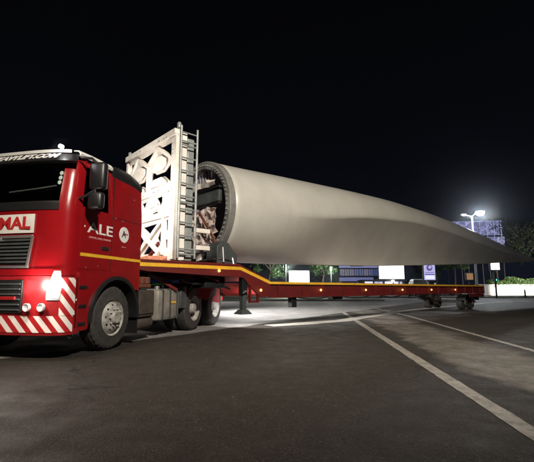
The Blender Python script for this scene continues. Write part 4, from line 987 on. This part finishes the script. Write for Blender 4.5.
light('added_wall_beam', 'SPOT', (30.2, 55.5, .8), 9000, (1, .93, .85), .1, aim=(42, 60, 1.0), spot=80, blend=.7)  # added beam that makes the stand-in wall glare, not tied to a car
light('added_wall_light', 'SPOT', (40, 52, 7.5), 24000, (1, .90, .80), .2, aim=(44, 60, 1.0), spot=110, blend=.7)  # added lamp out of view, brightens the stand-in wall
lamp_post(42.0, 51.5, 7.6, 'added street lamp outside the right edge, lighting the white stand-in wall', ((0.0, .1, 30, .2),))
light('tree_fill_light', 'POINT', (2.6, 54.3, 3.9), 1500, (.95, 1, .8), .15)  # added point lights to brighten the leaves
light('tree_fill_light', 'POINT', (9.4, 58.3, 3.4), 1000, (.95, 1, .85), .15)
# lanterns added beside the two trees to brighten their leaves
for x, y, h, lab in ((2.6, 55.0, 4.45, 'short added lantern beside the lit tree right of the gooseneck'), (9.4, 59.0, 3.85, 'short added lantern beside the second lit tree')):
    t = thing('lantern', lab, 'lamp', (x, y, 0)); g = MB(); g.tube([(0, 0, 0), (0, 0, h-.1)], .05, 8); g.build('pole', POST, t, 60)
    g = MB(); g.lathe([(h-.1, 0), (h-.1, .12), (h+.35, .16), (h+.40, .02)], 10, 'Z'); g.build('lamp_shade', mat('added_lantern_glow', (1, 1, 1), .5, emit=(1, 1, .85), es=6), t)
# bollards
def bollard(x, y, h, label):
    t = thing('bollard', label, 'bollard', (x, y, 0)); g = MB(); g.lathe([(0, 0), (0, .16), (.05, .16), (.06, .09), (h-.08, .085), (h, .05), (h, 0)], 14, 'Z'); g.build('post', BLACK, t, 45)
    g = MB(); g.lathe([(h-.28, .092), (h-.18, .092)], 14, 'Z'); g.build('reflector_band', WHITE, t, 60)
bollard(1.78, 27.5, .62, 'black bollard seen below the trailer beam left of the lane lines')
bollard(29.0, 45.5, .95, 'black bollard in front of the white stand-in wall at far right')
bollard(12.8, 45.6, .8, 'black bollard on the far kerb below the blue-lit building')
bollard(16.0, 45.6, .8, 'black bollard on the far kerb below the largest billboard')
# ---- thin night air
hb = MB(); hb.box(-70, 75, -12, 110, -1, 26)
hz = hb.build('haze', bpy.data.materials.new('haze_air')); hz['kind'] = 'stuff'
hm = hz.data.materials[0]; hm.use_nodes = True; n = hm.node_tree; n.nodes.clear()
o_ = n.nodes.new('ShaderNodeOutputMaterial'); v_ = n.nodes.new('ShaderNodeVolumePrincipled'); v_.inputs['Color'].default_value = (.8, .85, 1, 1); v_.inputs['Density'].default_value = .00035; v_.inputs['Anisotropy'].default_value = .96
n.links.new(v_.outputs[0], o_.inputs['Volume'])

# crisp rims on thickened sheets
for o in list(bpy.data.objects):
    if o.type == 'MESH' and any(m_.type == 'SOLIDIFY' for m_ in o.modifiers) and o.name != 'blade_shell':
        d = o.modifiers.new('crisp', 'EDGE_SPLIT'); d.split_angle = radians(42); d.use_edge_sharp = False
